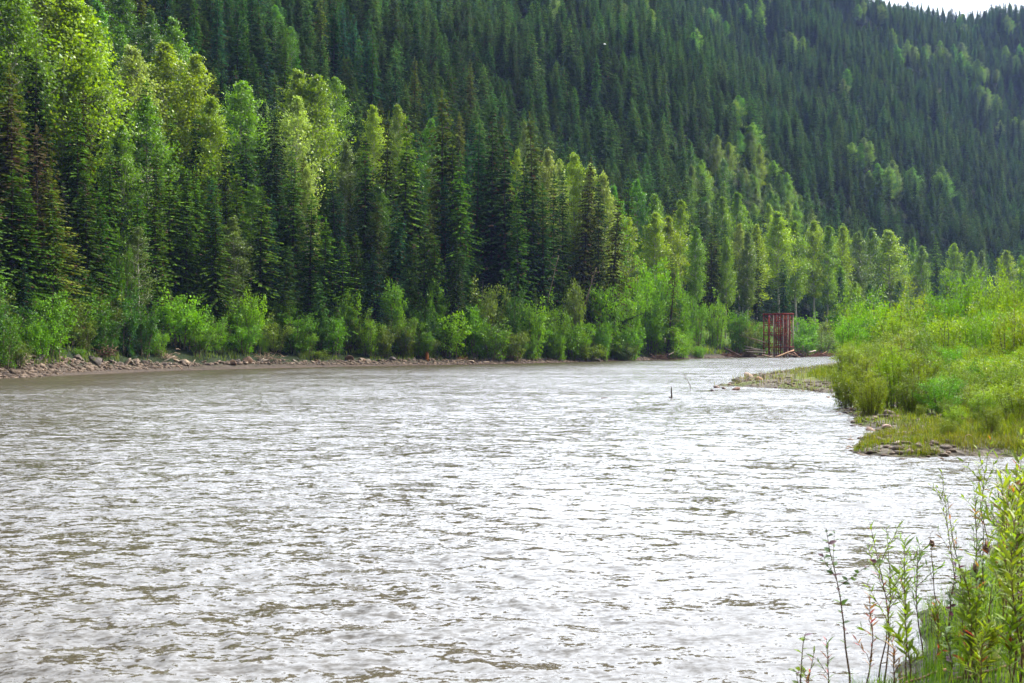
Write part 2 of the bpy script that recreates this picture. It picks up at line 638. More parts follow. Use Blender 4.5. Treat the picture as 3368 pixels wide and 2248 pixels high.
def shrub_mesh(seed, spread=1.7, n_stem=13, leaf=.15, asp=.55, n_leaf=4200, mat=None, lumps=22, low=.06, up=0.0):
    """many stems from one stool, twigs, leaf clusters on the twigs"""
    g = np.random.default_rng(seed)
    H = H_SHRUB
    tb, mb = MB(), MB()
    C, S, D = [], [], []
    for i in range(n_stem):
        az = i * 2.4 + g.uniform(-.3, .3)
        lean = spread * math.sqrt((i + .5) / n_stem) * g.uniform(.75, 1.1)
        top = H * (1 - .38 * (lean / spread) ** 2) * g.uniform(.72, 1.06)
        d = np.array([math.cos(az), math.sin(az), 0])
        pts = np.array([d * lean * (.38 + .62 * t ** 1.25) + np.array([0, 0, top * t]) for t in (0, .25, .5, .75, 1)]) + g.normal(0, .05, (5, 3))
        pts[0, 2] = -.15
        V, F = tube(pts, [.05, .04, .03, .02, .008], 4)
        tb.add(V, F, .5)
        for k in range(9):
            t = g.uniform(low, 1.0)
            o = np.array([np.interp(t * 4, range(5), pts[:, a]) for a in range(3)])
            td = d * g.uniform(-.2, .9) + g.normal(0, .45, 3) + np.array([0, 0, .55 + up])
            e = o + unit(td) * g.uniform(.3, .8)
            V, F = tube([o, e], [.012, .004], 3)
            tb.add(V, F, .5)
            C.append((o, e)); S.append(np.clip(g.normal(.5, .2), 0, 1)); D.append(unit(td))
    per = max(3, n_leaf // len(C))
    P, A, T = [], [], []
    for (o, e), s, d in zip(C, S, D):
        k = max(2, int(per * g.uniform(.4, 1.6)))
        t = g.uniform(.1, 1.1, (k, 1))
        P.append(o + (e - o) * t + g.normal(0, .14, (k, 3)))
        A.append(d * (.4 + up) + g.normal(0, .75, (k, 3)))
        T.append(np.clip(s * .65 + .35 * g.uniform(0, 1, k), 0, 1))
    P, A, T = np.concatenate(P), np.concatenate(A), np.concatenate(T)
    P[:, 2] = np.maximum(P[:, 2], .05)
    n = len(P)
    l = leaf * g.uniform(.65, 1.35, n)
    V, F = kites(P, A, g.normal(0, 1, (n, 3)), l, l * asp)
    mb.add(V, F, T)
    return tb.mesh('shrub_stems', M_TWIG), mb.mesh('shrub_foliage', mat or M_SHRUB)


SPRUCE = {
    'narrow': [spruce_mesh(s, r * 1.15, c, d, .42, 1.3, .50, sh) for s, r, c, d, sh in ((1, 1.35, .05, .55, .55), (2, 1.55, .08, .6, .6), (3, 1.2, .03, .5, .5))],
    'medium': [spruce_mesh(s, r * 1.1, c, d, .42, 1.4, .54, sh) for s, r, c, d, sh in ((11, 2.1, .04, .5, .7), (12, 2.35, .06, .45, .75))],
    'wide': [spruce_mesh(s, r, c, d, .36, 1.35, .52, sh) for s, r, c, d, sh in ((21, 3.2, .02, .38, .85), (22, 3.6, .02, .34, .95))],
    'thin': [spruce_mesh(31, 1.5, .12, .7, .5, .55, .42, .6)],
}
POPLAR = {
    'tall': [poplar_mesh(41, 2.9, .30), poplar_mesh(42, 3.3, .34), poplar_mesh(43, 2.5, .26)],
    'bushy': [poplar_mesh(51, 3.6, .14, 62, .25, 34), poplar_mesh(52, 3.2, .10, 62, .25, 32)],
    'open': [poplar_mesh(61, 2.6, .38, 40, .25, 22), poplar_mesh(62, 3.0, .3, 44, .25, 20)],
}
SHRUB = [shrub_mesh(71, 1.8), shrub_mesh(72, 1.5, 11), shrub_mesh(73, 2.1, 15), shrub_mesh(74, 1.3, 10, n_leaf=3600)]
WILLOW = [shrub_mesh(81, 1.7, 16, .15, .34, 6500, M_WILLOW, up=.3, low=0), shrub_mesh(82, 1.5, 14, .14, .36, 6500, M_WILLOW, up=.3, low=0),
          shrub_mesh(83, 1.9, 18, .16, .34, 7500, M_WILLOW, up=.25, low=0), shrub_mesh(84, 1.5, 14, .17, .6, 5200, M_WILLOW)]

C_SPR = {'green': (.050, .115, .010), 'bright': (.075, .175, .011), 'dark': (.027, .067, .011), 'olive': (.072, .100, .012), 'brown': (.075, .062, .026), 'blue': (.022, .070, .028)}
C_POP = {'yellow': (.220, .325, .007), 'green': (.135, .255, .008), 'pale': (.235, .310, .055), 'bright': (.090, .24, .010), 'deep': (.062, .150, .010), 'dull': (.125, .19, .032)}
C_SHR = {'green': (.112, .250, .008), 'bright': (.155, .330, .008), 'dull': (.135, .200, .024), 'deep': (.044, .122, .008), 'olive': (.125, .190, .010), 'yellow': (.175, .270, .007), 'gold': (.180, .215, .014)}


def rgba(c, j=0.0):
    f = 1 + j * rng.normal()
    return (max(0, c[0] * f), max(0, c[1] * f), max(0, c[2] * f), 1)


def plant(name, parts, protos, H0, x, y, h, wf, color, label, cat, group, z=None, tilt=(0, 0), rz=None, single=False):
    zb = tz(x, y) if z is None else z
    s = h / H0
    rz = rng.uniform(0, TAU) if rz is None else rz
    if single:    # too small in the picture to show its trunk: crown alone
        o = obj(name, protos[1])
        o.location = (x, y, zb)
        o.rotation_euler = (tilt[0], tilt[1], rz)
        o.scale = (s * wf, s * wf, s)
        o.color = color
        return tag(o, label, cat, group)
    root = thing(name, (x, y, zb), label, cat, group, rz, (s * wf, s * wf, s), tilt)
    for nm, me in zip(parts, protos):
        o = obj(nm, me, root)
        o.color = color
    return root


NEAR = []     # (x, y, radius) of what already stands


def free(x, y, r):
    for a, b, q in NEAR:
        if (a - x) ** 2 + (b - y) ** 2 < (r + q) ** 2:
            return False
    return True


# ------------------------------------------------------------------ hand-placed trees, read off the photograph
# (class, colour, x, y of the top, metres behind the waterline, width factor, label)
SPRUCE_HERO = [
    ('narrow', 'olive', 6, 215, 16, 1.2, 'dark ragged spruce cut by the left edge of the picture'),
    ('narrow', 'dark', 108, 140, 20, 1.0, 'spruce with a bent crooked tip in front of the big poplars'),
    ('narrow', 'dark', 325, 215, 24, .95, 'tall black-looking spire spruce rising between two poplar clumps'),
    ('narrow', 'green', 152, 300, 18, .9, 'slim spruce just right of the bent-tipped spruce'),
    ('narrow', 'green', 255, 335, 14, 1.0, 'spruce spire below the large leftmost poplar crown'),
    ('wide', 'bright', 97, 588, 7, .85, 'bright green full-skirted young spruce near the left edge'),
    ('medium', 'olive', 172, 560, 8, 1.1, 'olive shaggy spruce beside the bright young spruce'),
    ('thin', 'brown', 48, 330, 13, 1.5, 'brown dying spruce with dead twigs at far left'),
    ('thin', 'brown', 118, 420, 12, 1.4, 'second brown half-dead spruce behind the bright young one'),
    ('medium', 'green', 288, 570, 9, 1.0, 'green spruce standing over the stony bank'),
    ('narrow', 'dark', 392, 470, 16, 1.1, 'dark narrow spruce below the pale poplar trunk'),
    ('narrow', 'green', 455, 640, 9, 1.25, 'middle-sized spruce with drooping boughs above the willow bank'),
    ('medium', 'green', 560, 520, 13, .95, 'spruce half hidden by the yellow poplar leaves'),
    ('narrow', 'green', 610, 560, 12, 1.0, 'slender spruce left of the broad dark spruce'),
    ('wide', 'green', 712, 640, 8, .88, 'broad dark green spruce reaching low over the bank bushes'),
    ('medium', 'dark', 820, 405, 22, .9, 'dark spruce in front of the second poplar clump'),
    ('medium', 'green', 852, 620, 10, 1.0, 'green spruce right of the broad dark spruce'),
    ('narrow', 'dark', 866, 245, 44, .9, 'thin dark spire between two poplar crowns'),
    ('medium', 'dark', 906, 380, 26, 1.0, 'dark pyramidal spruce left of the pale silver poplar'),
    ('medium', 'green', 958, 530, 15, 1.1, 'fine branched spruce below the silver poplar'),
    ('narrow', 'green', 1015, 640, 10, 1.3, 'low fringed spruce left of the small tree gap'),
    ('narrow', 'green', 1060, 720, 8, 1.2, 'short green spruce beneath the yellow-green branch'),
    ('medium', 'bright', 1128, 792, 6, 1.0, 'small bright conical spruce alone above the bushes'),
    ('medium', 'dark', 1196, 455, 16, .95, 'tall layered spruce with visible trunk at the left of the dark stand'),
    ('wide', 'blue', 1236, 812, 5, .8, 'small bluish young spruce standing in the bank willows'),
    ('narrow', 'olive', 1256, 372, 22, 1.0, 'olive tipped spruce in front of the yellow poplars'),
    ('medium', 'green', 1322, 385, 18, .95, 'heavy green spruce with long drooping boughs in the dark stand'),
    ('narrow', 'dark', 1392, 705, 7, 1.0, 'small dark spruce under the two tallest spires'),
    ('narrow', 'olive', 1455, 300, 25, 1.35, 'tall shaggy spruce with a yellowish witch-broom patch on its trunk'),
    ('narrow', 'green', 1428, 780, 6, 1.2, 'short ragged spruce between the big trunks and bushes'),
    ('medium', 'green', 1518, 500, 15, .8, 'green edged spire right of the shaggy spruce'),
    ('narrow', 'dark', 1560, 410, 24, 1.2, 'dark spruce at the centre of the stand'),
    ('medium', 'dark', 1614, 355, 22, .85, 'broad black-green spruce at the middle of the far bank'),
    ('narrow', 'dark', 1660, 425, 18, 1.35, 'thick dark spruce with bare lower trunk'),
    ('narrow', 'green', 1708, 640, 10, 1.1, 'lower green spruce under the yellow poplar strip'),
    ('narrow', 'olive', 1766, 370, 24, 1.15, 'ragged brown-green spruce behind the yellow poplar strip'),
    ('narrow', 'dark', 1822, 570, 16, .95, 'pointed dark spruce in front of pale poplars, left of two'),
    ('narrow', 'dark', 1850, 558, 19, .95, 'pointed dark spruce in front of pale poplars, right of two'),
    ('medium', 'olive', 1902, 520, 15, .85, 'leaning spruce with a pale bare trunk by the round poplars'),
    ('narrow', 'dark', 1968, 590, 20, 1.0, 'dark spruce showing against the round pale poplar'),
    ('narrow', 'olive', 2000, 640, 11, 1.1, 'dark dense spruce with drooping limbs above the leaning stems'),
    ('narrow', 'green', 2064, 590, 32, 1.2, 'green spruce between the pale poplars and hillside'),
    ('medium', 'dark', 2255, 655, 45, .9, 'left dark spruce of the group above the poplar flat'),
    ('medium', 'dark', 2300, 650, 48, .9, 'middle dark spruce of the group above the poplar flat'),
    ('medium', 'dark', 2352, 690, 45, .95, 'right dark spruce of the group above the poplar flat'),
    ('medium', 'dark', 2396, 735, 38, 1.0, 'blackish spruce at the back of the valley floor clearing'),
    ('medium', 'dark', 2215, 850, 22, 1.0, 'short dark spruce beside the bare white stem'),
    ('medium', 'olive', 2338, 738, 30, .75, 'light olive conifer standing forward of the dark group'),
    ('medium', 'dark', 2486, 800, 30, .9, 'shadowy spruce behind the rusty pier, left'),
    ('medium', 'dark', 2580, 850, 34, .9, 'shadowy spruce straight above the rusty pier'),
    ('medium', 'green', 3082, 782, 62, .85, 'neat pointed conifer among the right-hand poplars'),
    ('narrow', 'dark', 3140, 840, 66, 1.0, 'slim conifer just right of the neat pointed one'),
    ('narrow', 'dark', 3262, 850, 75, 1.0, 'slim dark conifer between the last poplars at right'),
    ('thin', 'olive', 2192, 886, 5, 1.5, 'sparse leaning half-dead spruce over the cut bank'),
    ('narrow', 'green', 30, 560, 9, 1.3, 'shaggy spruce in the lower left corner of the forest'),
    ('narrow', 'dark', 225, 470, 16, 1.0, 'dark spruce in shade between the two olive spruces'),
    ('narrow', 'green', 340, 620, 9, 1.1, 'spruce standing above the willow with the pale dead sticks'),
    ('narrow', 'green', 522, 660, 8, 1.2, 'green spruce left of the broad dark spruce, low on the bank'),
    ('narrow', 'green', 780, 560, 14, 1.1, 'thin spruce just behind the broad dark spruce'),
    ('narrow', 'dark', 1110, 560, 18, 1.1, 'dark spruce right of the yellow-green branch'),
    ('narrow', 'dark', 1372, 470, 20, 1.1, 'dark slot-like spruce between heavy and shaggy spruces'),
    ('narrow', 'dark', 1490, 430, 24, 1.1, 'dark spruce behind the green edged spire'),
    ('narrow', 'dark', 1735, 520, 17, 1.2, 'dark spruce at the right side of the yellow poplar strip'),
    ('narrow', 'dark', 1790, 610, 14, 1.2, 'shaded spruce with a pale broken stem before it'),
]
POPLAR_HERO = [
    ('tall', 'green', 40, -60, 26, 1.1, 'tall poplar with a long white trunk near the left edge'),
    ('open', 'pale', 130, -15, 30, 1.1, 'grey-leaved thin poplar between two fuller crowns'),
    ('tall', 'yellow', 215, -40, 27, 1.25, 'huge yellow-green poplar crown in the upper left'),
    ('tall', 'yellow', 270, 20, 24, 1.15, 'poplar with lit sprays at the right of the huge crown'),
    ('bushy', 'bright', 322, 12, 58, .9, 'vivid green poplar behind the huge crown'),
    ('tall', 'deep', 402, -25, 62, 1.05, 'deep green aspen reaching the top of the picture'),
    ('tall', 'bright', 392, 95, 50, .8, 'bright aspen leaning on the dark gap'),
    ('tall', 'deep', 490, 38, 60, .85, 'aspen with a white stem against the black spruces'),
    ('tall', 'green', 572, 68, 52, .85, 'pointed aspen left of the dark spruce slope'),
    ('tall', 'pale', 438, 162, 30, 1.0, 'pale glinting poplar, left crown of the central clump'),
    ('tall', 'yellow', 540, 150, 31, 1.2, 'tallest pale poplar of the clump with a slanting white trunk'),
    ('tall', 'yellow', 648, 190, 30, 1.05, 'right-hand poplar of the clump with glittering leaves'),
    ('bushy', 'green', 480, 330, 22, .9, 'leafy poplar filling the middle of the clump'),
    ('tall', 'yellow', 700, 330, 24, 1.0, 'poplar with bare pale lower trunk right of the clump'),
    ('bushy', 'green', 400, 420, 16, .7, 'lower poplar growing under the clump'),
    ('tall', 'green', 790, 276, 32, 1.1, 'rounded poplar right of the clump with sparkling edge'),
    ('bushy', 'bright', 905, 20, 95, .8, 'light green birch high on the dark slope'),
    ('tall', 'bright', 955, 90, 88, .7, 'smaller light birch right of the high birch'),
    ('bushy', 'green', 800, 62, 92, .7, 'yellowish birch among spruces near the top'),
    ('tall', 'yellow', 985, 240, 40, 1.05, 'golden topped poplar with a twin crown, left top'),
    ('tall', 'yellow', 1038, 255, 38, 1.05, 'golden topped poplar with a twin crown, right top'),
    ('open', 'pale', 972, 325, 27, 1.1, 'silvery poplar with pale twisted limbs'),
    ('bushy', 'pale', 1010, 555, 15, .55, 'silvery low poplar beneath the twisted limbs'),
    ('bushy', 'dull', 1138, 470, 30, .75, 'soft grey-green willow tree left of the layered spruce'),
    ('tall', 'green', 1100, 260, 62, .9, 'green birch at the edge of the spruce slope'),
    ('bushy', 'dull', 860, 330, 50, .8, 'dull green birch between the thin spire and the clump'),
    ('tall', 'yellow', 1230, 355, 44, .7, 'yellow poplar behind the olive tipped spruce'),
    ('tall', 'yellow', 1305, 352, 46, .7, 'yellow poplar behind the heavy green spruce'),
    ('tall', 'bright', 1420, 400, 40, .7, 'mint green aspen behind the shaggy spruce'),
    ('tall', 'yellow', 1700, 500, 34, .55, 'bright yellow-green poplar strip between dark spruces'),
    ('bushy', 'dull', 1725, 405, 62, .6, 'little round birch alone on the dark slope'),
    ('tall', 'pale', 1805, 500, 28, .8, 'pale poplar left of the pair of pointed spruces'),
    ('tall', 'pale', 1842, 530, 30, .75, 'cream poplar behind the pair of pointed spruces'),
    ('tall', 'yellow', 1888, 512, 30, .8, 'lemon poplar behind the leaning spruce'),
    ('bushy', 'pale', 1942, 552, 26, .9, 'round pale poplar crown at the corner of the forest'),
    ('bushy', 'pale', 1985, 578, 24, .85, 'second round pale poplar, lower and right of the first'),
    ('tall', 'bright', 2018, 620, 30, .8, 'green poplar right of the round pale pair'),
    ('tall', 'bright', 2095, 598, 46, .8, 'narrow light poplar at the foot of the blue hillside'),
    ('open', 'yellow', 2072, 718, 27, 1.0, 'yellow poplar with two bare white trunks over the bushes'),
    ('open', 'yellow', 2025, 660, 28, .9, 'poplar with a fine lit edge beside the yellow one'),
    ('tall', 'green', 2150, 640, 40, 1.0, 'mid green poplar in the row below the hill'),
    ('tall', 'yellow', 2155, 705, 30, 1.0, 'pale yellow poplar of the central flat, left'),
    ('tall', 'yellow', 2205, 715, 30, 1.1, 'pale yellow poplar of the central flat, biggest crown'),
    ('tall', 'yellow', 2232, 660, 44, .9, 'poplar behind the biggest crown of the flat'),
    ('tall', 'green', 2285, 750, 28, .9, 'green poplar right of the pale yellow ones'),
    ('tall', 'green', 2386, 785, 25, .7, 'narrow poplar in front of the blackish spruces'),
    ('tall', 'pale', 2432, 742, 36, .7, 'tallest thin pale poplar left of the pier'),
    ('tall', 'dull', 2455, 765, 30, .9, 'pale poplar with glints above the drift logs'),
    ('tall', 'green', 2372, 650, 70, 1.0, 'green poplar at the hill foot, left of two'),
    ('tall', 'green', 2418, 635, 74, 1.0, 'green poplar at the hill foot, right of two'),
    ('tall', 'yellow', 2490, 740, 36, 1.0, 'yellow-lit poplar above the left of the pier'),
    ('tall', 'yellow', 2560, 702, 48, 1.2, 'wide poplar crown above the rusty pier'),
    ('tall', 'green', 2618, 730, 46, 1.1, 'poplar crown just right of the pier'),
    ('tall', 'yellow', 2680, 732, 50, 1.15, 'poplar with a shining white stem right of the pier'),
    ('tall', 'green', 2718, 745, 46, 1.0, 'green crowned poplar second from the white stem'),
    ('tall', 'yellow', 2766, 748, 52, 1.1, 'flat topped poplar in the right grove'),
    ('tall', 'dull', 2822, 768, 48, 1.1, 'poplar with a dusty pale top in the right grove'),
    ('tall', 'green', 2868, 756, 52, 1.1, 'smooth rounded poplar in the right grove'),
    ('tall', 'yellow', 2925, 762, 46, 1.45, 'largest yellow-green poplar of the right grove with twin trunks'),
    ('tall', 'green', 3008, 785, 58, .8, 'narrow poplar right of the largest grove tree'),
    ('tall', 'green', 3034, 815, 48, 1.0, 'leaning light poplar right of the narrow one'),
    ('tall', 'yellow', 3140, 806, 60, 1.0, 'pale poplar behind the slim conifer'),
    ('tall', 'green', 3195, 832, 52, .9, 'green poplar above the dark bar bush'),
    ('tall', 'dull', 3228, 826, 56, 1.0, 'dull topped poplar over the bar willows'),
    ('tall', 'yellow', 3312, 828, 52, 1.1, 'round yellow poplar near the right edge'),
    ('tall', 'green', 3358, 846, 48, 1.1, 'last poplar cut by the right edge'),
]
SHRUB_HERO = [  # colour, x, y top, metres behind waterline, width px, label
    ('green', 8, 1045, 3, 110, 'green bush cut off by the left edge of the picture'),
    ('green', 160, 965, 3.5, 125, 'large round green bush over the stony bank at left'),
    ('bright', 130, 1050, 2.5, 90, 'smaller leafy bush at the foot of the large round one'),
    ('dull', 60, 1120, 2, 70, 'dim scrub beside the left edge bush'),
    ('green', 262, 1165, 2.5, 40, 'low grassy tuft bush hanging over the rocks'),
    ('deep', 345, 1110, 3, 80, 'small dark bush right of the grassy tuft'),
    ('green', 400, 830, 9, 90, 'tall alder standing between spruces at left'),
    ('deep', 400, 960, 5, 110, 'shaded alder below the tall alder'),
    ('deep', 470, 1010, 4, 100, 'deep green bush behind the pale dead sticks'),
    ('bright', 590, 965, 5, 150, 'big bright bush mass left of the broad spruce'),
    ('green', 655, 1075, 3, 110, 'rounded bush below the big bright mass'),
    ('bright', 520, 1090, 3, 70, 'fresh little bush by the water below the deep bush'),
    ('green', 710, 1050, 3.5, 100, 'bush at the foot of the broad dark spruce'),
    ('bright', 820, 965, 5, 110, 'light alder right of the broad spruce'),
    ('green', 800, 1070, 3, 120, 'thick low bush by the light alder'),
    ('dull', 900, 1060, 4, 120, 'greyish bush between two bright alders'),
    ('green', 965, 1035, 4, 110, 'even green bush above the flat stones'),
    ('bright', 1010, 1090, 3, 80, 'bright bush close to the waterline left of centre'),
    ('olive', 1040, 1160, 2, 90, 'low yellowish scrub at the water left of centre'),
    ('bright', 1140, 958, 6, 80, 'upright lime bush under the small bright spruce'),
    ('green', 1095, 1040, 4, 100, 'green bush left of the bluish young spruce'),
    ('bright', 1215, 1050, 3, 90, 'lime bush hanging near the water'),
    ('green', 1298, 930, 7, 90, 'tall bush right of the bluish young spruce'),
    ('dull', 1262, 1070, 3, 80, 'pale willow right of the hanging lime bush'),
    ('dull', 1340, 1065, 3, 80, 'narrow grey-green willow at the waterline'),
    ('bright', 1425, 925, 7, 80, 'bright pointed alder under the shaggy spruce'),
    ('green', 1402, 1100, 2, 56, 'small round bush over the orange stump'),
    ('deep', 1390, 1010, 5, 90, 'dark gap bush behind the small round one'),
    ('bright', 1475, 1030, 4, 115, 'full bright bush at the centre of the far bank'),
    ('green', 1550, 1000, 5, 110, 'bush right of the full bright one'),
    ('dull', 1605, 935, 8, 120, 'wide dull green bush against the black trunks'),
    ('green', 1620, 1060, 3, 110, 'low bush under the wide dull one'),
    ('deep', 1680, 960, 7, 90, 'deep green bush below the thick dark spruce'),
    ('dull', 1690, 1090, 3, 80, 'soft willow with drooping twigs by the driftwood'),
    ('bright', 1750, 995, 5, 95, 'bright column-shaped bush right of the soft willow'),
    ('green', 1820, 1015, 5, 110, 'green bush with a shaded base'),
    ('bright', 1835, 1090, 3, 70, 'low bright bush at the shaded base'),
    ('dull', 1895, 930, 6, 70, 'pale narrow willow against a dark hollow'),
    ('green', 1890, 1060, 4, 110, 'grassy bush sloping to the rocks'),
    ('green', 1985, 1055, 3, 60, 'upright small dark bush right of the grassy one'),
    ('olive', 1930, 1130, 2, 100, 'yellow-green scrub along the right rocks'),
    ('green', 1990, 940, 10, 100, 'bush under the dense drooping spruce'),
    ('bright', 2060, 940, 12, 100, 'bright bush below the two white trunks'),
    ('bright', 2105, 880, 18, 100, 'lime bush on the bright slope, lower left'),
    ('bright', 2150, 825, 22, 100, 'highest lime bush on the bright slope'),
    ('bright', 2205, 900, 16, 100, 'lime bush on the bright slope, right'),
    ('green', 2150, 960, 11, 100, 'green bush behind the leaning sparse spruce'),
    ('green', 2230, 940, 10, 90, 'bush at the end of the bright slope'),
    ('green', 2070, 1060, 5, 100, 'bush over the fallen dark spruce'),
    ('dull', 2060, 1130, 2.5, 80, 'low scrub left of the cut bank'),
    ('bright', 2210, 1060, 5, 90, 'bush beside the white stake'),
    ('green', 2290, 965, 12, 80, 'rounded alder above the green meadow, left'),
    ('bright', 2355, 975, 12, 80, 'rounded alder above the green meadow, right'),
    ('green', 2425, 1010, 10, 60, 'small bush at the meadow edge'),
    ('dull', 2460, 1040, 8, 80, 'grey-green bush behind the long log'),
    ('green', 2500, 1050, 8, 70, 'bush left behind the rusty pier'),
    ('bright', 2650, 1025, 12, 80, 'bright bush right behind the rusty pier'),
    ('green', 2640, 1090, 5, 80, 'low bush at the right foot of the pier'),
    ('dull', 2700, 1085, 8, 110, 'wide soft bush right of the pier'),
    ('green', 2760, 1100, 8, 100, 'bush at the water bend behind the bar'),
    ('dull', 2720, 1040, 18, 110, 'dim bush below the white stemmed poplar'),
]

for cls, col, px, py, back, wf, lab in SPRUCE_HERO:
    u = uu(px)
    Y = float(bank_Y(u)) + back
    x = u * Y
    zb = tz(x, Y)
    h = wz(py, Y) - zb
    protos = SPRUCE[cls][rng.integers(len(SPRUCE[cls]))]
    tilt = (float(rng.normal(0, .018)), float(rng.normal(0, .018)))
    if 'leaning' in lab:
        tilt = (0, R(6 if px > 2100 else 4))
    NEAR.append((x, Y, 1.3))
    if 'bent' in lab:
        bent = protos[1].copy()
        co = np.empty(len(bent.vertices) * 3, np.float32)
        bent.vertices.foreach_get('co', co)
        co = co.reshape(-1, 3)
        q = np.clip((co[:, 2] - 20.5) / 3.5, 0, 1)
        co[:, 0] -= 1.5 * q ** 1.6
        co[:, 2] -= .7 * q ** 3
        bent.vertices.foreach_set('co', co.ravel())
        protos = (protos[0], bent)
    root = plant('spruce_tree', ('trunk', 'crown'), protos, H_SPRUCE, x, Y, h, wf * 1.2 * min(1.5, (24 / h) ** .35), rgba(C_SPR[col], .08), lab, 'spruce', 'spruces of the front stand', zb, tilt,
                 rz=0.0 if ('leaning' in lab or 'bent' in lab) else None)
for cls, col, px, py, back, wf, lab in POPLAR_HERO:
    u = uu(px)
    Y = float(bank_Y(u)) + back
    x = u * Y
    zb = tz(x, Y)
    h = wz(py, Y) - zb
    protos = POPLAR[cls][rng.integers(len(POPLAR[cls]))]
    NEAR.append((x, Y, 1.7))
    plant('poplar_tree', ('trunk', 'crown'), protos, H_POP, x, Y, h, wf * (1.15 if px < 1100 else 1.12) * min(1.6, (24 / h) ** .6), rgba(C_POP[col], .06), lab, 'poplar', 'poplars and birches of the far bank', zb)
for col, px, py, back, wpx, lab in SHRUB_HERO:
    u = uu(px)
    Y = float(bank_Y(u)) + back * (.8 if px < 2260 else 1.5)
    x = u * Y
    zb = tz(x, Y)
    h = max(1.0, wz(py, Y) - zb) * (1.18 if px < 2000 else 1.05)
    w = wpx * Y / FPX
    k = rng.integers(len(SHRUB))
    base_w = (1.8, 1.5, 2.1, 1.3)[k] * 2 + .6
    NEAR.append((x, Y, .8))
    plant('bank_bush', ('stems', 'foliage'), SHRUB[k], H_SHRUB, x, Y, h, (w / base_w) / (h / H_SHRUB) * 1.4, rgba(C_SHR[col], .05), lab, 'bush', 'bushes along the far bank', zb)

# ------------------------------------------------------------------ filling the forest
cand = []
UMIN, UMAX = -.60, .66
for _ in range(170000):
    u = rng.uniform(UMIN, UMAX)
    Y = math.sqrt(rng.uniform(70 ** 2, 1150 ** 2))
    cand.append((u * Y, Y, u))
cand = np.array(cand)
P = cand[:, :2]
sd = far_sd(P)
ok = sd > 5
cand, sd = cand[ok], sd[ok]
z = terrain(cand[:, :2])
vis = (z - EYE) < .365 * cand[:, 1]
cand, sd, z = cand[vis], sd[vis], z[vis]
order = np.argsort(cand[:, 1])
cell = {}
fill = []
for i in order:
    x, y, u = cand[i]
    dist = y
    space = float(np.interp(dist, [90, 200, 400, 700, 1100], [2.7, 3.2, 4.1, 4.9, 5.5])) * rng.uniform(.75, 1.35)
    ci, cj = int(x // 6), int(y // 6)
    good = True
    for a in (-1, 0, 1):
        for b in (-1, 0, 1):
            for (qx, qy) in cell.get((ci + a, cj + b), ()):
                if (qx - x) ** 2 + (qy - y) ** 2 < space * space:
                    good = False
    if good and dist < 420 and not free(x, y, 1.2):
        good = False
    if not good:
        continue
    cell.setdefault((ci, cj), []).append((x, y))
    fill.append((x, y, z[i], sd[i], u))

# the valley floor right of the bright slope is poplars, the hillside spruce with pockets of birch
def is_flat(x, y, u, s):
    return u > .12 and s < np.interp(u, [.12, .2, .35, .6], [22, 62, 90, 110])


birch_pts = []
for px, py, n, spread in ((2340, 95, 5, 30), (2490, 75, 5, 30), (2605, 165, 5, 22), (2930, 150, 3, 14), (2985, 195, 5, 22), (3060, 200, 7, 34), (3150, 215, 9, 40),
                          (3235, 270, 6, 30), (3190, 90, 4, 20), (3295, 90, 3, 14), (3350, 205, 4, 26), (3240, 345, 5, 26), (2420, 430, 3, 14), (2840, 545, 4, 16),
                          (2940, 625, 5, 22), (3005, 640, 4, 18), (3100, 655, 4, 22), (2865, 640, 3, 14), (2790, 345, 4, 22), (2285, 205, 3, 14), (1590, 55, 3, 16), (1760, 60, 2, 12),
                          (1480, 45, 3, 14), (1830, 110, 2, 12), (2140, 125, 3, 12), (2130, 30, 3, 18), (3330, 440, 4, 24), (2470, 520, 3, 16), (2040, 90, 2, 10), (2870, 50, 3, 20)):
    for _ in range(n):
        birch_pts.append((px + rng.normal(0, spread), py + rng.normal(0, spread * .6)))
hill_birch = 0
for px, py in birch_pts:
    x, y, zb = hit(px, min(py + 30, 1100))
    if y > 1100:
        continue
    h = rng.uniform(13, 19)
    cls = 'bushy' if rng.random() < .7 else 'tall'
    plant('birch_tree', None, POPLAR[cls][rng.integers(len(POPLAR[cls]))], H_POP, x, y, h, 1.45, rgba(C_POP[rng.choice(['green', 'dull', 'bright', 'green'])], .1),
          'light green birch scattered among the dark spruces of the far hillside', 'birch', 'birches scattered on the far hillside', zb - .4, single=True)
    NEAR.append((x, y, 2.2))
    hill_birch += 1

spr_fill, pop_fill = [], []
for x, y, zb, s, u in fill:
    rr = rng.random()
    left_mix = u < -.2 and s < 45
    if (.095 < u < .185 and s < 20) or (.185 <= u < .315 and s < 19):
        continue                       # open bushy slope
    if is_flat(x, y, u, s):
        (pop_fill if rr < .5 else spr_fill).append((x, y, zb, s, u))
    elif left_mix and rr < .06:
        pop_fill.append((x, y, zb, s, u))
    elif s < 60 and u < .12 and rr < .01:
        pop_fill.append((x, y, zb, s, u))
    else:
        spr_fill.append((x, y, zb, s, u))


def spruce_h(s, u, y):
    h = np.interp(y, [100, 200, 400, 800], [20, 19, 16.5, 15])
    if s < 10:
        h *= .62
    return float(h * np.clip(rng.normal(1, .24), .45, 1.5))


def patch(x, y):
    return float(small_noise(np.array([[x, y]]), 42, 9)[0])


pop_fill.sort(key=lambda t: t[1])
spr_fill += pop_fill[215:]
pop_fill = pop_fill[:215]
spr = []
for x, y, zb, s, u in spr_fill:
    if y > 300 and not free(x, y, .8):
        continue
    h = spruce_h(s, u, y)
    v = (h / y) * (1 if -.53 < u < .53 else .05)
    if zb + h < 3:
        v = 0
    spr.append((v, x, y, zb, s, u, h))
spr.sort(key=lambda t: -t[0])
n_ind = 300 - len(SPRUCE_HERO) - 16


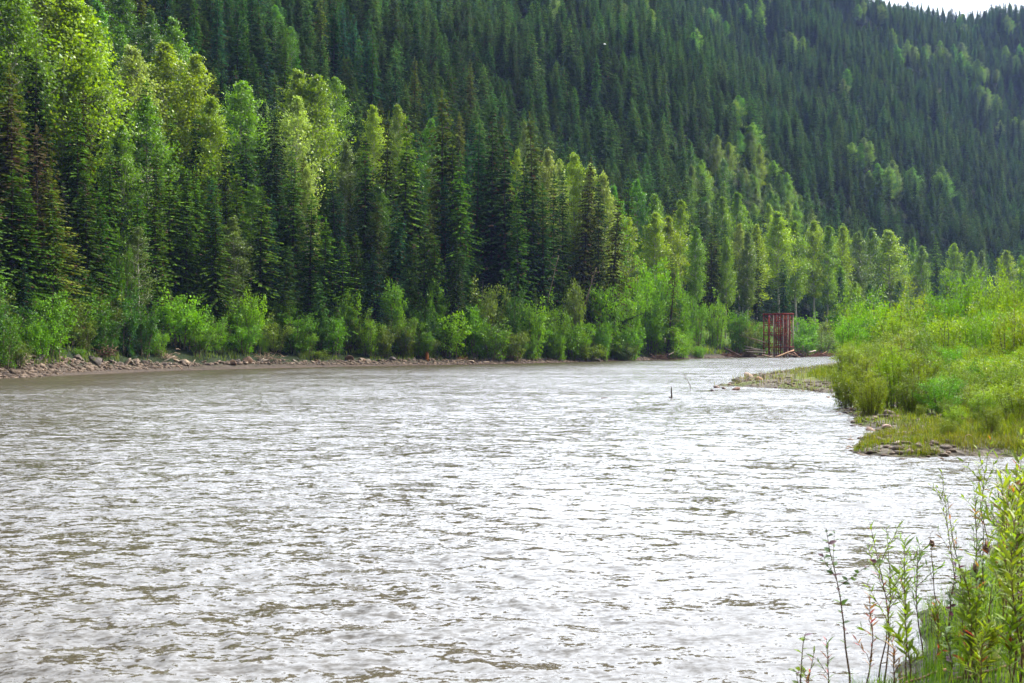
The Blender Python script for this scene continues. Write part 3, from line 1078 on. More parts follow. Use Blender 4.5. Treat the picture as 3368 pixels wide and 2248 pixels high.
def region(u):
    names = ((-.42, 'behind the big leftmost poplars'), (-.30, 'behind the pale central poplar clump'), (-.2, 'behind the golden twin poplars'),
             (-.08, 'uphill of the layered spruce'), (.02, 'uphill of the shaggy tall spruce'), (.1, 'uphill of the round pale poplars'))
    for lim, nm in names:
        if u < lim:
            return nm
    return 'among the valley poplars beyond the bright slope'


SPR_COLS = ['green', 'dark', 'dark', 'olive', 'green', 'blue']
for v, x, y, zb, s, u, h in spr[:n_ind]:
    cls = rng.choice(['narrow', 'narrow', 'narrow', 'medium', 'thin'], p=[.3, .25, .2, .2, .05])
    nm = region(u)
    plant('spruce_tree', ('trunk', 'crown'), SPRUCE[cls][rng.integers(len(SPRUCE[cls]))], H_SPRUCE, x, y, h, (24 / h) ** .3 * rng.uniform(.85, 1.15), rgba(C_SPR[rng.choice(SPR_COLS)], .1),
          ('close-set spruce of the stand ' if s > 10 else 'short understory spruce ') + nm, 'spruce', 'spruces ' + nm, zb - .3, (rng.normal(0, .015), rng.normal(0, .015)))
pops = sorted(((24 / y, x, y, zb, s, u) for x, y, zb, s, u in pop_fill), reverse=True)[:215]
for v, x, y, zb, s, u in pops:
    h = float(np.interp(y, [100, 200, 400], [19, 20, 21]) * np.clip(rng.normal(1, .22), .5, 1.35))
    if .235 < u < .30 and s < 26:
        continue
    if u > .12:
        h *= .78
    else:
        h *= .7 if s < 14 else 1
    cls = rng.choice(['tall', 'tall', 'bushy', 'open'])
    nm = 'poplar filling the grove on the valley floor' if u > .12 else 'poplar mixed into the spruces of the left bank'
    plant('poplar_tree', ('trunk', 'crown'), POPLAR[cls][rng.integers(len(POPLAR[cls]))], H_POP, x, y, h, (24 / h) ** .5 * rng.uniform(.85, 1.1),
          rgba(C_POP[rng.choice(['green', 'deep', 'green', 'yellow', 'dull'])], .1), nm, 'poplar', 'poplars ' + nm[7:], zb - .2)

# the rest of the spruces: one far wood, instances of six spruce shapes on points
far = spr[n_ind:]
pm = bpy.data.meshes.new('hillside_forest')
co = np.array([(x, y, zb - .3) for v, x, y, zb, s, u, h in far], np.float32)
pm.vertices.add(len(co))
pm.vertices.foreach_set('co', co.ravel())


def vattr(name, typ, vals):
    a = pm.attributes.new(name, typ, 'POINT')
    a.data.foreach_set('vector' if typ == 'FLOAT_VECTOR' else 'value', vals)


hs = np.array([t[6] for t in far])
wfs = (24 / hs) ** .35 * rng.uniform(1.05, 1.6, len(far))
vattr('size', 'FLOAT_VECTOR', np.stack([hs / 24 * wfs, hs / 24 * wfs, hs / 24], 1).astype(np.float32).ravel())
vattr('turn', 'FLOAT_VECTOR', np.stack([rng.normal(0, .02, len(far)), rng.normal(0, .02, len(far)), rng.uniform(0, TAU, len(far))], 1).astype(np.float32).ravel())
FARPROTO = [SPRUCE['narrow'][0], SPRUCE['narrow'][1], SPRUCE['narrow'][2], SPRUCE['medium'][0], SPRUCE['medium'][1], SPRUCE['thin'][0]]
vattr('shape', 'INT', rng.choice([0, 1, 2, 3, 4, 5], len(far), p=[.22, .2, .16, .2, .17, .05]).astype(np.int32))
forest = obj('hillside_forest', pm)
forest['kind'] = 'stuff'
forest['label'] = 'dense dark spruce forest covering the steep hillside'
forest['category'] = 'forest'
forest.color = (.052, .108, .022, 1)
ng = bpy.data.node_groups.new('forest', 'GeometryNodeTree')
ng.interface.new_socket('Geometry', in_out='INPUT', socket_type='NodeSocketGeometry')
ng.interface.new_socket('Geometry', in_out='OUTPUT', socket_type='NodeSocketGeometry')
gi, go = ng.nodes.new('NodeGroupInput'), ng.nodes.new('NodeGroupOutput')
g2i = ng.nodes.new('GeometryNodeGeometryToInstance')
iop = ng.nodes.new('GeometryNodeInstanceOnPoints')
protos_far = []
for k, (tm, cm) in enumerate(FARPROTO):
    po = bpy.data.objects.new('far_spruce', cm)      # not linked to the scene: only its mesh is used
    oi = ng.nodes.new('GeometryNodeObjectInfo')
    oi.inputs['Object'].default_value = po
    oi.inputs['As Instance'].default_value = False
    protos_far.append(oi)
for oi in reversed(protos_far):
    ng.links.new(oi.outputs['Geometry'], g2i.inputs[0])


def named(nm, dt):
    n = ng.nodes.new('GeometryNodeInputNamedAttribute')
    n.data_type = dt
    n.inputs['Name'].default_value = nm
    return n.outputs['Attribute']


ng.links.new(gi.outputs[0], iop.inputs['Points'])
ng.links.new(g2i.outputs[0], iop.inputs['Instance'])
iop.inputs['Pick Instance'].default_value = True
ng.links.new(named('shape', 'INT'), iop.inputs['Instance Index'])
ng.links.new(named('size', 'FLOAT_VECTOR'), iop.inputs['Scale'])
e2r = ng.nodes.new('FunctionNodeEulerToRotation')
ng.links.new(named('turn', 'FLOAT_VECTOR'), e2r.inputs[0])
ng.links.new(e2r.outputs[0], iop.inputs['Rotation'])
ng.links.new(iop.outputs[0], go.inputs[0])
md = forest.modifiers.new('forest', 'NODES')
md.node_group = ng
print('popfill', len(pop_fill)); print('spruces', len(spr), 'far', len(far), 'poplars', len(pops), 'hill birches', hill_birch)

for i in range(16):
    px = rng.uniform(60, 1950)
    u = uu(px)
    Y = float(bank_Y(u)) + rng.uniform(3, 7.5)
    x = u * Y
    plant('spruce_tree', ('trunk', 'crown'), SPRUCE['wide'][i % 2], H_SPRUCE, x, Y, rng.uniform(4, 9), rng.uniform(.8, 1.15), rgba(C_SPR[rng.choice(['green', 'bright', 'blue'])], .08),
          'young conical spruce poking out of the bank bushes near the water', 'spruce', 'young spruces among the bank bushes')
# ------------------------------------------------------------------ more bank bushes between the hand-placed ones
for i in range(150):
    px = rng.uniform(-150, 2000)
    u = uu(px)
    Y = float(bank_Y(u)) + rng.uniform(2.4, 11)
    x = u * Y
    if not free(x, Y, .3):
        continue
    k = rng.integers(len(SHRUB))
    NEAR.append((x, Y, .9))
    plant('bank_bush', ('stems', 'foliage'), SHRUB[k], H_SHRUB, x, Y, rng.uniform(1.3, 6.6), rng.uniform(.8, 1.35), rgba(C_SHR[rng.choice(['green', 'deep', 'dull', 'bright'])], .08),
          'small bush filling a gap under the trees of the far bank', 'bush', 'gap-filling bushes under the far bank trees')
for i in range(46):
    u = rng.uniform(.10, .19)
    Y = float(bank_Y(u)) + rng.uniform(4, 34)
    x = u * Y
    if not free(x, Y, .5):
        continue
    k = rng.integers(len(SHRUB))
    NEAR.append((x, Y, 1.0))
    plant('bank_bush', ('stems', 'foliage'), SHRUB[k], H_SHRUB, x, Y, rng.uniform(2.2, 5), rng.uniform(1.0, 1.4), rgba(C_SHR[rng.choice(['bright', 'bright', 'green', 'dull'])], .08),
          'bright bush on the open slope between the spruce stand and the meadow', 'bush', 'bright bushes on the open slope')
for i in range(12):
    px = rng.uniform(2640, 2900)
    u = uu(px)
    Y = float(bank_Y(u)) + rng.uniform(10, 34)
    x = u * Y
    if not free(x, Y, .7) or 2470 < px < 2650:
        continue
    k = rng.integers(len(SHRUB))
    NEAR.append((x, Y, .9))
    plant('bank_bush', ('stems', 'foliage'), SHRUB[k], H_SHRUB, x, Y, rng.uniform(2.5, 5), rng.uniform(.9, 1.3), rgba(C_SHR[rng.choice(['green', 'deep', 'dull', 'green'])], .08),
          'bush at the feet of the valley floor poplars', 'bush', 'bushes at the feet of the valley poplars')

# ------------------------------------------------------------------ willows of the gravel bar
BAR_HERO = [  # proto, colour, x, y top, Y, width px, label
    (1, 'deep', 2850, 985, 104, 160, 'tall dark green willow at the left end of the bar thicket'),
    (1, 'deep', 2825, 1060, 92, 125, 'dark leaning lower half of the thicket beside the water'),
    (0, 'bright', 2838, 1000, 97, 150, 'bright leafy willow in front of the tall dark one at the thicket end'),
    (0, 'green', 2885, 1012, 94, 150, 'rounded green willow second from the thicket end'),
    (2, 'bright', 2803, 1065, 90, 120, 'lowest bright willow at the very end of the thicket by the river bend'),
    (0, 'yellow', 2955, 1025, 89, 150, 'yellow-green willow third from the thicket end'),
    (0, 'green', 2925, 1000, 100, 170, 'soft green willow right of the tall dark one'),
    (0, 'yellow', 2990, 980, 98, 160, 'light topped willow in the middle of the bar'),
    (1, 'olive', 3060, 1000, 92, 160, 'dusty green willow right of the light topped one'),
    (1, 'green', 3175, 905, 92, 165, 'tallest dark green willow standing above the bar'),
    (1, 'green', 3120, 975, 90, 140, 'green willow left of the tallest one'),
    (0, 'yellow', 3275, 930, 84, 130, 'yellow-green willow crown with pale flowers near the right edge'),
    (0, 'yellow', 3345, 925, 80, 120, 'yellow willow cut by the right edge of the picture'),
    (1, 'yellow', 3130, 1045, 66, 150, 'bright yellow-green willow in front of the tallest one'),
    (1, 'green', 3240, 1035, 60, 130, 'mid green willow at the heart of the right thicket'),
    (0, 'yellow', 3330, 1040, 54, 150, 'full yellow willow at the right, below the crown with flowers'),
    (2, 'olive', 2925, 1130, 78, 120, 'low olive willow facing the water'),
    (2, 'gold', 2985, 1125, 74, 140, 'low golden willow with reddish shoots'),
    (2, 'olive', 3060, 1150, 64, 120, 'low olive willow left of the hollow'),
    (1, 'green', 3130, 1140, 56, 110, 'green willow above the dark hollow'),
    (2, 'gold', 2855, 1195, 66, 110, 'thin willow fringe at the water below the low olive one'),
    (2, 'olive', 2930, 1215, 55, 130, 'pale grassy willow near the bar edge'),
    (2, 'gold', 3020, 1220, 52, 120, 'yellowed willow near the bar edge'),
    (1, 'yellow', 3220, 1180, 46, 150, 'lush willow slope above the mud, left'),
    (1, 'yellow', 3310, 1180, 42, 160, 'lush willow slope above the mud, right'),
    (2, 'olive', 2785, 1215, 47, 110, 'thin olive willow leaning over the water at the left of the bar'),
    (1, 'olive', 2860, 1165, 45, 130, 'olive willow with reddish base near the water'),
    (2, 'yellow', 2945, 1160, 43, 140, 'broad yellow-green willow at the front of the bar'),
    (1, 'olive', 3030, 1165, 42, 130, 'front willow right of the broad yellow-green one'),
    (2, 'olive', 2800, 1150, 70, 110, 'sparse willow at the water, behind the leaning thin one'),
    (2, 'gold', 2860, 1240, 40, 110, 'low rusty-tinged willow by the cobbles'),
    (2, 'olive', 3000, 1245, 39, 120, 'low willow above the cobbles'),
    (1, 'green', 3090, 1240, 38, 130, 'low green willow beside the grassy bank'),
    (2, 'olive', 3180, 1280, 39, 130, 'low willow on the grassy bank, left'),
    (2, 'yellow', 3265, 1280, 36, 140, 'low willow on the grassy bank, middle'),
    (2, 'yellow', 3350, 1270, 34, 150, 'low willow on the grassy bank at the picture edge'),
]
WB = (1.7, 1.5, 1.9, 1.5)
BARN = []
for k, col, px, py, Y, wpx, lab in BAR_HERO:
    x = uu(px) * Y
    zb = tz(x, Y)
    h = max(.9, wz(py, Y) - zb) * 1.14
    w = wpx * Y / FPX
    BARN.append((x, Y))
    plant('bar_willow', ('stems', 'foliage'), WILLOW[k], H_SHRUB, x, Y, h, (w / (WB[k] * 2 + .5)) / (h / H_SHRUB) * 1.35, rgba(C_SHR[col], .05), lab, 'willow', 'willows of the gravel bar', zb)
cnt = 0
tries = 0
while cnt < 250 and tries < 12000:
    tries += 1
    Y = math.exp(rng.uniform(math.log(29), math.log(165)))
    u = rng.uniform(.30, .58)
    x = u * Y
    if Y > 60 and u < .338:
        continue
    d = float(near_sd(np.array([[x, Y]]))[0])
    if d < 2.0 or (d < 4.5 and rng.random() < .5):
        continue
    if any((a - x) ** 2 + (b - Y) ** 2 < (1.1 + Y * .006) ** 2 for a, b in BARN):
        continue
    h = float(np.interp(d, [1, 3, 6, 12, 24], [.5, .9, 1.6, 2.9, 4.5])) * rng.uniform(.7, 1.25)
    h = min(h, (wz(1085 if u > .42 else 1120, Y) - tz(x, Y)) * rng.uniform(.85, 1.15)) if Y < 60 else h
    if h < .5:
        continue
    BARN.append((x, Y))
    k = int(rng.choice([0, 1, 2, 3] if d > 8 else [1, 2, 2]))
    col = rng.choice(['yellow', 'olive', 'green', 'yellow', 'dull'] if d > 6 else ['olive', 'gold', 'olive', 'yellow'])
    nm = 'yellow-green willow in the thicket of the bar behind its edge' if d > 8 else 'knee-high willow shoot clump along the stony edge of the bar'
    plant('bar_willow', ('stems', 'foliage'), WILLOW[k], H_SHRUB, x, Y, h, rng.uniform(.95, 1.35), rgba(C_SHR[col], .07), nm, 'willow', 'willows ' + nm.split(' in ')[-1] if d > 8 else 'willow shoots along the bar edge')
    cnt += 1

# ------------------------------------------------------------------ ground sheet
def polar_grid(thetas, rs):
    T, Rr = np.meshgrid(thetas, rs)
    X, Y = (Rr * np.sin(T)).ravel(), (Rr * np.cos(T)).ravel()
    nc, nr = len(thetas), len(rs)
    i = np.arange(nr - 1)[:, None] * nc
    j = np.arange(nc - 1)[None, :]
    F = np.stack([i + j, i + j + 1, i + nc + j + 1, i + nc + j], -1).reshape(-1, 4)
    return X, Y, F


th = np.unique(np.concatenate([np.linspace(R(-180), R(-42), 60), np.linspace(R(-42), R(42), 640), np.linspace(R(42), R(180), 60)]))
rs = np.geomspace(.8, 1700, 560)
X, Y, F = polar_grid(th, rs)
Pg = np.stack([X, Y], 1)
Z = terrain(Pg)
mb = MB()
mb.add(np.stack([X, Y, Z], 1), F, .5)
GM = mb.mesh('ground', ground_mat(), smooth=True)
dF, dN = far_sd(Pg), near_sd(Pg)
col = np.zeros((len(Pg), 3))
col[:] = (.10, .08, .055)                                   # river bed silt
forest_floor = np.array((.022, .034, .012))
meadow = np.array((.09, .17, .022))
rocky = np.array((.085, .065, .05))
k = sstep(dF, 1.6, 3.2)[:, None]
uG = X / np.maximum(Y, 1)
land = forest_floor * (1 - 0) + 0 * k
md_ = (sstep(uG, .15, .19) * (1 - sstep(uG, .25, .30)) * sstep(dF, 4, 7) * (1 - sstep(dF, 16, 26)))[:, None]
land = land * (1 - md_) + meadow * md_
scree = ((small_noise(Pg, 60, 21) > 1.55) & (Z > 30) & (uG < .1))[:, None]
land = np.where(scree, np.array((.15, .125, .07)), land)
fc = rocky * (1 - k) + land * k
col = np.where((dF > -.5)[:, None], fc, col)
nz_ = small_noise(Pg, 4, 8)
barc = np.where((nz_ > .25)[:, None], np.array((.085, .10, .02)), np.array((.12, .10, .075)))
barc = np.where((dN > 5)[:, None], np.array((.11, .13, .025)), barc)
wet = (sstep(dN, 0, .8))[:, None]
barc = barc * (.45 + .55 * wet)
mud = ((Y > 21) & (Y < 29) & (X > 12.2))
barc = np.where(mud[:, None] & (dN < .9)[:, None] & (X > 13.5)[:, None], np.array((.055, .046, .042)), barc)
nearc = np.where((nz_ > .3)[:, None], np.array((.045, .055, .016)), np.array((.06, .052, .042)))
lc = np.where((Y < 21)[:, None], nearc, barc)
col = np.where((dN > 0)[:, None], lc, col)
a = GM.color_attributes.new('gcol', 'FLOAT_COLOR', 'POINT')
a.data.foreach_set('color', np.concatenate([col, np.ones((len(col), 1))], 1).astype(np.float32).ravel())
g_ob = obj('ground', GM)
g_ob['kind'] = 'structure'
g_ob['label'] = 'forested valley side, river banks and gravel bar'

# ------------------------------------------------------------------ river
yp = np.concatenate([np.geomspace(1400, 640, 24)[:-1], np.linspace(640, 5, 1050)])
rw = 3.0 * 995.6 / yp
rw = np.concatenate([rw, [700, 900]])
thw = np.unique(np.concatenate([np.linspace(R(-100), R(-33), 40), np.linspace(R(-33), R(33), 700), np.linspace(R(33), R(75), 30)]))
X, Y, F = polar_grid(thw, rw)
Pw = np.stack([X, Y], 1)
rr_ = np.hypot(X, Y)
dr = rr_ ** 2 / 2987 * .62 + rr_ * .0018
g = np.random.default_rng(77)
hz = np.zeros(len(X))
FLOW = R(62)
for i in range(90):
    lam = math.exp(g.uniform(math.log(.11), math.log(1.4)))
    tht = FLOW + g.normal(0, .75)
    amp = .0033 * lam * g.uniform(.5, 1.3)
    ph = g.uniform(0, TAU)
    w = np.clip(lam / (2.4 * dr) - .4, 0, 1)
    m = w > 0
    arg = TAU / lam * (X[m] * math.cos(tht) + Y[m] * math.sin(tht)) + ph + .8 * np.sin(.35 * X[m] + .21 * Y[m] + i)
    hz[m] += amp * w[m] * np.sin(arg)
env = .75 + .35 * small_noise(Pw, 9, 31)
edge = sstep(np.minimum(-far_sd(Pw), -near_sd(Pw)), 0, 6)
hz *= np.clip(env, .25, 1.5) * (.35 + .65 * edge)
mb = MB()
mb.add(np.stack([X, Y, hz], 1), F, .5)
WM = mb.mesh('river_water', water_mat(), smooth=True)
w_ob = obj('river_water', WM)
w_ob['kind'] = 'structure'
w_ob['label'] = 'wide silty river with glittering ripples'

# ------------------------------------------------------------------ rocks
def rock_mesh(seed, flat=.6):
    import bmesh
    g = np.random.default_rng(seed)
    bm = bmesh.new()
    p = unit(g.normal(0, 1, (16, 3))) * g.uniform(.7, 1.1, (16, 1)) * np.array([1, .8, flat]) * .5
    for q in p:
        bm.verts.new(q)
    r = bmesh.ops.convex_hull(bm, input=bm.verts)
    bmesh.ops.delete(bm, geom=[e for e in r['geom_interior'] if isinstance(e, bmesh.types.BMVert)], context='VERTS')
    bmesh.ops.bevel(bm, geom=bm.edges[:], offset=.035, segments=1, affect='EDGES')
    me = bpy.data.meshes.new('rock')
    bm.to_mesh(me)
    bm.free()
    me.materials.append(M_ROCK)
    a = me.attributes.new('tone', 'FLOAT', 'FACE')
    a.data.foreach_set('value', g.uniform(.3, .7, len(me.polygons)).astype(np.float32))
    return me


def cobble_mesh(seed):
    import bmesh
    g = np.random.default_rng(seed)
    bm = bmesh.new()
    bmesh.ops.create_icosphere(bm, subdivisions=2, radius=.5)
    k = g.normal(0, 1, (4, 3))
    for v in bm.verts:
        d = Vector(v.co).normalized()
        f = 1 + .12 * math.sin(3 * d.dot(k[0])) + .1 * math.sin(4 * d.dot(k[1]) + 1)
        v.co = Vector((d.x * f * .55, d.y * f * .42, d.z * f * .3))
    me = bpy.data.meshes.new('cobble')
    bm.to_mesh(me)
    bm.free()
    me.polygons.foreach_set('use_smooth', np.ones(len(me.polygons), bool))
    me.materials.append(M_ROCK)
    a = me.attributes.new('tone', 'FLOAT', 'FACE')
    a.data.foreach_set('value', np.full(len(me.polygons), .5, np.float32))
    return me


ROCKS = [rock_mesh(100 + i, f) for i, f in enumerate((.45, .55, .65, .5, .75, .4))]
COBB = [cobble_mesh(120 + i) for i in range(4)]
RCOL = [(.58, .57, .52), (.34, .32, .30), (.66, .60, .51), (.46, .35, .28), (.34, .34, .35), (.95, .88, .74)]


def put_rock(me, x, y, size, label, group, sink=.15, flat=True, c=None, name='rock', z=None):
    o = obj(name, me)
    zb = (max(tz(x, y), -.12) if z is None else z)
    o.location = (x, y, zb + size * .12 - size * sink * .5)
    o.scale = (size * rng.uniform(.9, 1.3), size * rng.uniform(.8, 1.1), size * rng.uniform(.75, 1.1))
    o.rotation_euler = (rng.normal(0, .3), rng.normal(0, .3), rng.uniform(0, TAU))
    c = RCOL[rng.integers(len(RCOL))] if c is None else c
    o.color = (*c, 1)
    return tag(o, label, 'rock', group)


n_r = 0
while n_r < 285:
    px = rng.uniform(200, 2150) if rng.random() > .3 else rng.uniform(-60, 560)
    u = uu(px)
    Yb = float(bank_Y(u))
    A = rng.uniform(-.3, 3.2 if px < 560 else 2.2)
    # step off the waterline itself
    i = int(np.argmin(np.abs(FAR_BANK[:, 0] / np.maximum(FAR_BANK[:, 1], 1) - u)))
    Y = Yb + A * 1.6
    x = u * Y
    d = float(far_sd(np.array([[x, Y]]))[0])
    for _ in range(6):
        if d > 3.4:
            Y -= 1.0
        elif d < -.4:
            Y += 1.0
        else:
            break
        x = u * Y
        d = float(far_sd(np.array([[x, Y]]))[0])
    size = float(np.clip(rng.lognormal(-.5, .55), .25, 2.0))
    reg = ('heaped rock of the stony slope in the lower left' if px < 300 else 'rock in the riprap strip below the left bushes' if px < 900 else
           'rock in the thin stony strip at the middle of the far bank' if px < 1600 else 'rock in the stony strip left of the drift logs')
    put_rock(ROCKS[rng.integers(6)], x, Y, size, reg, reg + 's')
    n_r += 1
BOULDERS = [(2462, 1246, 34, 'round tan boulder at the tip of the bar', (1.2, 1.05, .9)), (2436, 1250, 18, 'grey boulder left of the round tan one', (.7, .65, .65)),
            (2480, 1238, 16, 'small red-brown stone on top of the bar tip', (.9, .55, .5)), (2496, 1262, 30, 'flat orange stone in front of the round boulder', (1.25, .9, .65)),
            (2430, 1260, 28, 'wet black flat stone at the bar tip', (.35, .36, .42)), (2452, 1262, 14, 'dark red stone beside the wet black one', (.6, .4, .42)),
            (2420, 1282, 26, 'brown stone awash off the bar tip', (.75, .55, .5)), (2358, 1275, 22, 'farthest grey stone awash off the bar tip', (.7, .62, .6)),
            (2382, 1277, 14, 'small brown stone awash between two others', (.7, .55, .5)), (2400, 1268, 14, 'tan stone awash near the tip', (1, .85, .75)),
            (2345, 1284, 16, 'low dark stone half under water', (.4, .38, .42)), (2500, 1240, 12, 'dark stone at the far side of the tip', (.5, .48, .5)),
            (2862, 1412, 30, 'rounded tan rock in the water by the bar', (1.2, 1.0, .85)), (2880, 1388, 26, 'pale rock behind the rounded tan one', (1.1, .98, .9)),
            (2915, 1412, 32, 'pinkish rock on the wet shore', (1.2, .95, .88)), (2805, 1398, 22, 'dark rock awash beside the shore', (.4, .4, .45)),
            (2878, 1448, 24, 'black wet rock at the grass edge', (.3, .3, .36)), (2905, 1430, 18, 'wet grey rock beside the black one', (.55, .5, .52)),
            (2840, 1392, 16, 'small black rock in the shore riffle', (.35, .35, .4)), (2955, 1400, 18, 'cream stone inshore of the pinkish rock', (1.2, 1.1, 1.0))]
for px, py, wpx, lab, c in BOULDERS:
    Y = EYE * FPX / (py - HY) * .985
    x = uu(px) * Y
    put_rock(COBB[rng.integers(4)], x, Y, wpx * Y / FPX * 1.05, lab, 'boulders of the gravel bar', .15, True, c, 'boulder', z=max(tz(x, Y), -.02))
n_c = 0
while n_c < 110:
    Y = rng.uniform(26.5, 118)
    if rng.random() < .6:
        Y = rng.uniform(27, 46)
    u = rng.uniform(.2, .31) if rng.random() < .35 else rng.uniform(.2, .42)
    x = u * Y
    d = float(near_sd(np.array([[x, Y]]))[0])
    if d < -.4 or d > 3.2:
        continue
    nm = 'cobble on the stony spit running to the bar tip' if Y > 58 else 'cobble on the near shore of the bar below the willows'
    put_rock(COBB[rng.integers(4)], x, Y, float(np.clip(rng.lognormal(-1.4, .45), .12, .5)), nm, nm.replace('cobble', 'cobbles'), name='cobble')
    n_c += 1


def scatter_stones(name, pts, sizes, label, mat):
    """loose small stones, too many to count"""
    import bmesh
    bm = bmesh.new()
    bmesh.ops.create_icosphere(bm, subdivisions=1, radius=.5)
    V0 = np.array([v.co[:] for v in bm.verts])
    F0 = np.array([[v.index for v in f.verts] for f in bm.faces])
    bm.free()
    mb = MB()
    for p, s in zip(pts, sizes):
        a = rng.uniform(0, TAU)
        V = V0 * (1 + .22 * rng.normal(0, 1, (len(V0), 1))) * np.array([1.25, .9, .6]) * s
        c, q = math.cos(a), math.sin(a)
        V = np.stack([V[:, 0] * c - V[:, 1] * q, V[:, 0] * q + V[:, 1] * c, V[:, 2]], 1) + p
        mb.add(V, F0, np.clip(rng.normal(.5, .28), 0, 1))
    o = obj(name, mb.mesh(name, mat))
    o['kind'] = 'stuff'
    o['label'] = label
    o.color = (.45, .40, .34, 1)
    return o


pts, sz = [], []
tries = 0
while len(pts) < 9000 and tries < 60000:
    tries += 1
    Y = math.exp(rng.uniform(math.log(26), math.log(125)))
    u = rng.uniform(.2, .45)
    x = u * Y
    pts.append((x, Y))
    sz.append(float(np.clip(rng.lognormal(-1.9, .45), .07, .4)))
pts = np.array(pts)
d = near_sd(pts)
m = (d > -.5) & (d < 3.6 + 2 * small_noise(pts, 6, 14)) & ((pts[:, 1] > 50) | (np.arange(len(pts)) % 2 == 0))
zz = np.maximum(terrain(pts), -.06)
scatter_stones('bar_gravel', np.concatenate([pts[m], zz[m][:, None]], 1), np.array(sz)[m], 'loose gravel and small stones along the bar edge', M_ROCK)
pts = []
for _ in range(11000):
    u = uu(rng.uniform(-150, 2450))
    Y = float(bank_Y(u)) + rng.uniform(-2, 8)
    pts.append((u * Y, Y))
pts = np.array(pts)
d = far_sd(pts)
m = (d > -.3) & (d < 2.9)
zz = terrain(pts)
scatter_stones('bank_rubble', np.concatenate([pts[m], zz[m][:, None]], 1), np.clip(rng.lognormal(-1.1, .4, m.sum()), .15, .7), 'broken stones and rubble along the far waterline', M_ROCK)

# ------------------------------------------------------------------ driftwood and dead sticks
def stick(name, A, B, r0, r1, label, cat, group=None, bend=.03, color=(1, 1, 1), mat=None, twigs=0, sides=7):
    A, B = np.asarray(A, float), np.asarray(B, float)
    L = np.linalg.norm(B - A)
    n = 6
    t = np.linspace(0, 1, n)[:, None]
    pts = (B - A) * t + rng.normal(0, bend * L * .3, (n, 3)) * np.sin(np.pi * t)
    mb = MB()
    V, F = tube(pts, np.linspace(r0, r1, n), sides)
    mb.add(V, F, .5)
    for e, s in ((0, -1), (n - 1, 1)):
        ring = np.arange(sides) + e * sides
        mb.F.append(np.array([ring if s > 0 else ring[::-1]]))
        mb.T.append(np.array([.7]))
        mb.M.append(np.array([0]))
    for _ in range(twigs):
        k = rng.uniform(.3, .95)
        o = A * 0 + (B - A) * k
        e = o + unit((B - A) * .6 / L + rng.normal(0, .6, 3)) * L * rng.uniform(.12, .3)
        V, F = tube([o, (o + e) / 2 + rng.normal(0, .02 * L, 3), e], [r1 * .8, r1 * .6, r1 * .25], 4)
        mb.add(V, F, .45)
    me = mb.mesh(name, mat or M_DRIFT)
    o = obj(name, me)
    o.location = A
    o.color = (*color, 1)
    return tag(o, label, cat, group)


def at(px, py, Y):
    return np.array([uu(px) * Y, Y, wz(py, Y)])


def z6(X, Y_):   # pixel in the enlarged pier crop -> photo pixel
    return 2340 + X / 5.593, 980 + Y_ / 5.593


LOGS = [((250, 595), (990, 828), 236, 231, .17, .13, (1.0, .85, .7), 'long bare log leaning from the slope onto the pier'),
        ((560, 690), (990, 882), 238, 231, .11, .09, (.7, .55, .45), 'thinner brown log below the long leaning one'),
        ((860, 715), (990, 772), 238, 233, .10, .08, (.75, .65, .55), 'short grey pole touching the pier high up'),
        ((540, 815), (612, 838), 240, 239, .14, .12, (1.3, 1.2, 1.1), 'short white log end on the grass'),
        ((598, 890), (925, 968), 234, 230, .18, .12, (1.5, 1.45, 1.4), 'bleached white log left of the pier'),
        ((610, 955), (1010, 966), 230, 228, .13, .12, (.95, .85, .8), 'straight grey log lying level into the pier'),
        ((650, 995), (1000, 1008), 228, 227, .16, .12, (1.2, 1.15, 1.1), 'pale log lying just above the brush'),
        ((830, 1096), (962, 1080), 226, 225.5, .15, .12, (1.35, 1.2, 1.05), 'short light log at the waterline'),
        ((930, 1050), (1140, 1102), 226, 224.5, .19, .13, (1.1, .9, .75), 'tan log sliding into the water under the pier'),
        ((1170, 1102), (1512, 965), 223.5, 226, .20, .16, (1.25, .9, .65), 'thick tan log propped up against the pier front'),
        ((1410, 1030), (1625, 1090), 227, 224.5, .18, .12, (1.0, .75, .6), 'brown log slanting right into the water'),
        ((240, 925), (560, 1088), 231, 226, .24, .16, (.35, .26, .22), 'thick dark log at the left of the drift pile'),
        ((1800, 1002), (1915, 972), 232, 233, .17, .13, (1.5, 1.45, 1.4), 'white log on the bank right of the root mass'),
        ((1515, 1005), (1580, 1062), 226.5, 225, .13, .10, (1.1, .75, .5), 'orange stub in front of the root mass'),
        ((160, 1040), (520, 1095), 227, 225, .12, .08, (.4, .3, .26), 'dark stick low in the brush at left'),
        ((700, 1075), (1090, 1060), 227.5, 227, .12, .10, (.45, .32, .28), 'dark log along the pier foot'),
        ((1680, 880), (1690, 960), 231, 231, .10, .07, (.9, .7, .5), 'upright broken post on the root mass'),
        ((2030, 1040), (2120, 990), 233, 234, .12, .08, (.9, .55, .4), 'reddish stick on the right bank')]
for a, b, Ya, Yb, r0, r1, c, lab in LOGS:
    stick('drift_log', at(*z6(*a), Ya), at(*z6(*b), Yb), r0, r1, lab, 'log', 'drift logs around the pier', .02, c)


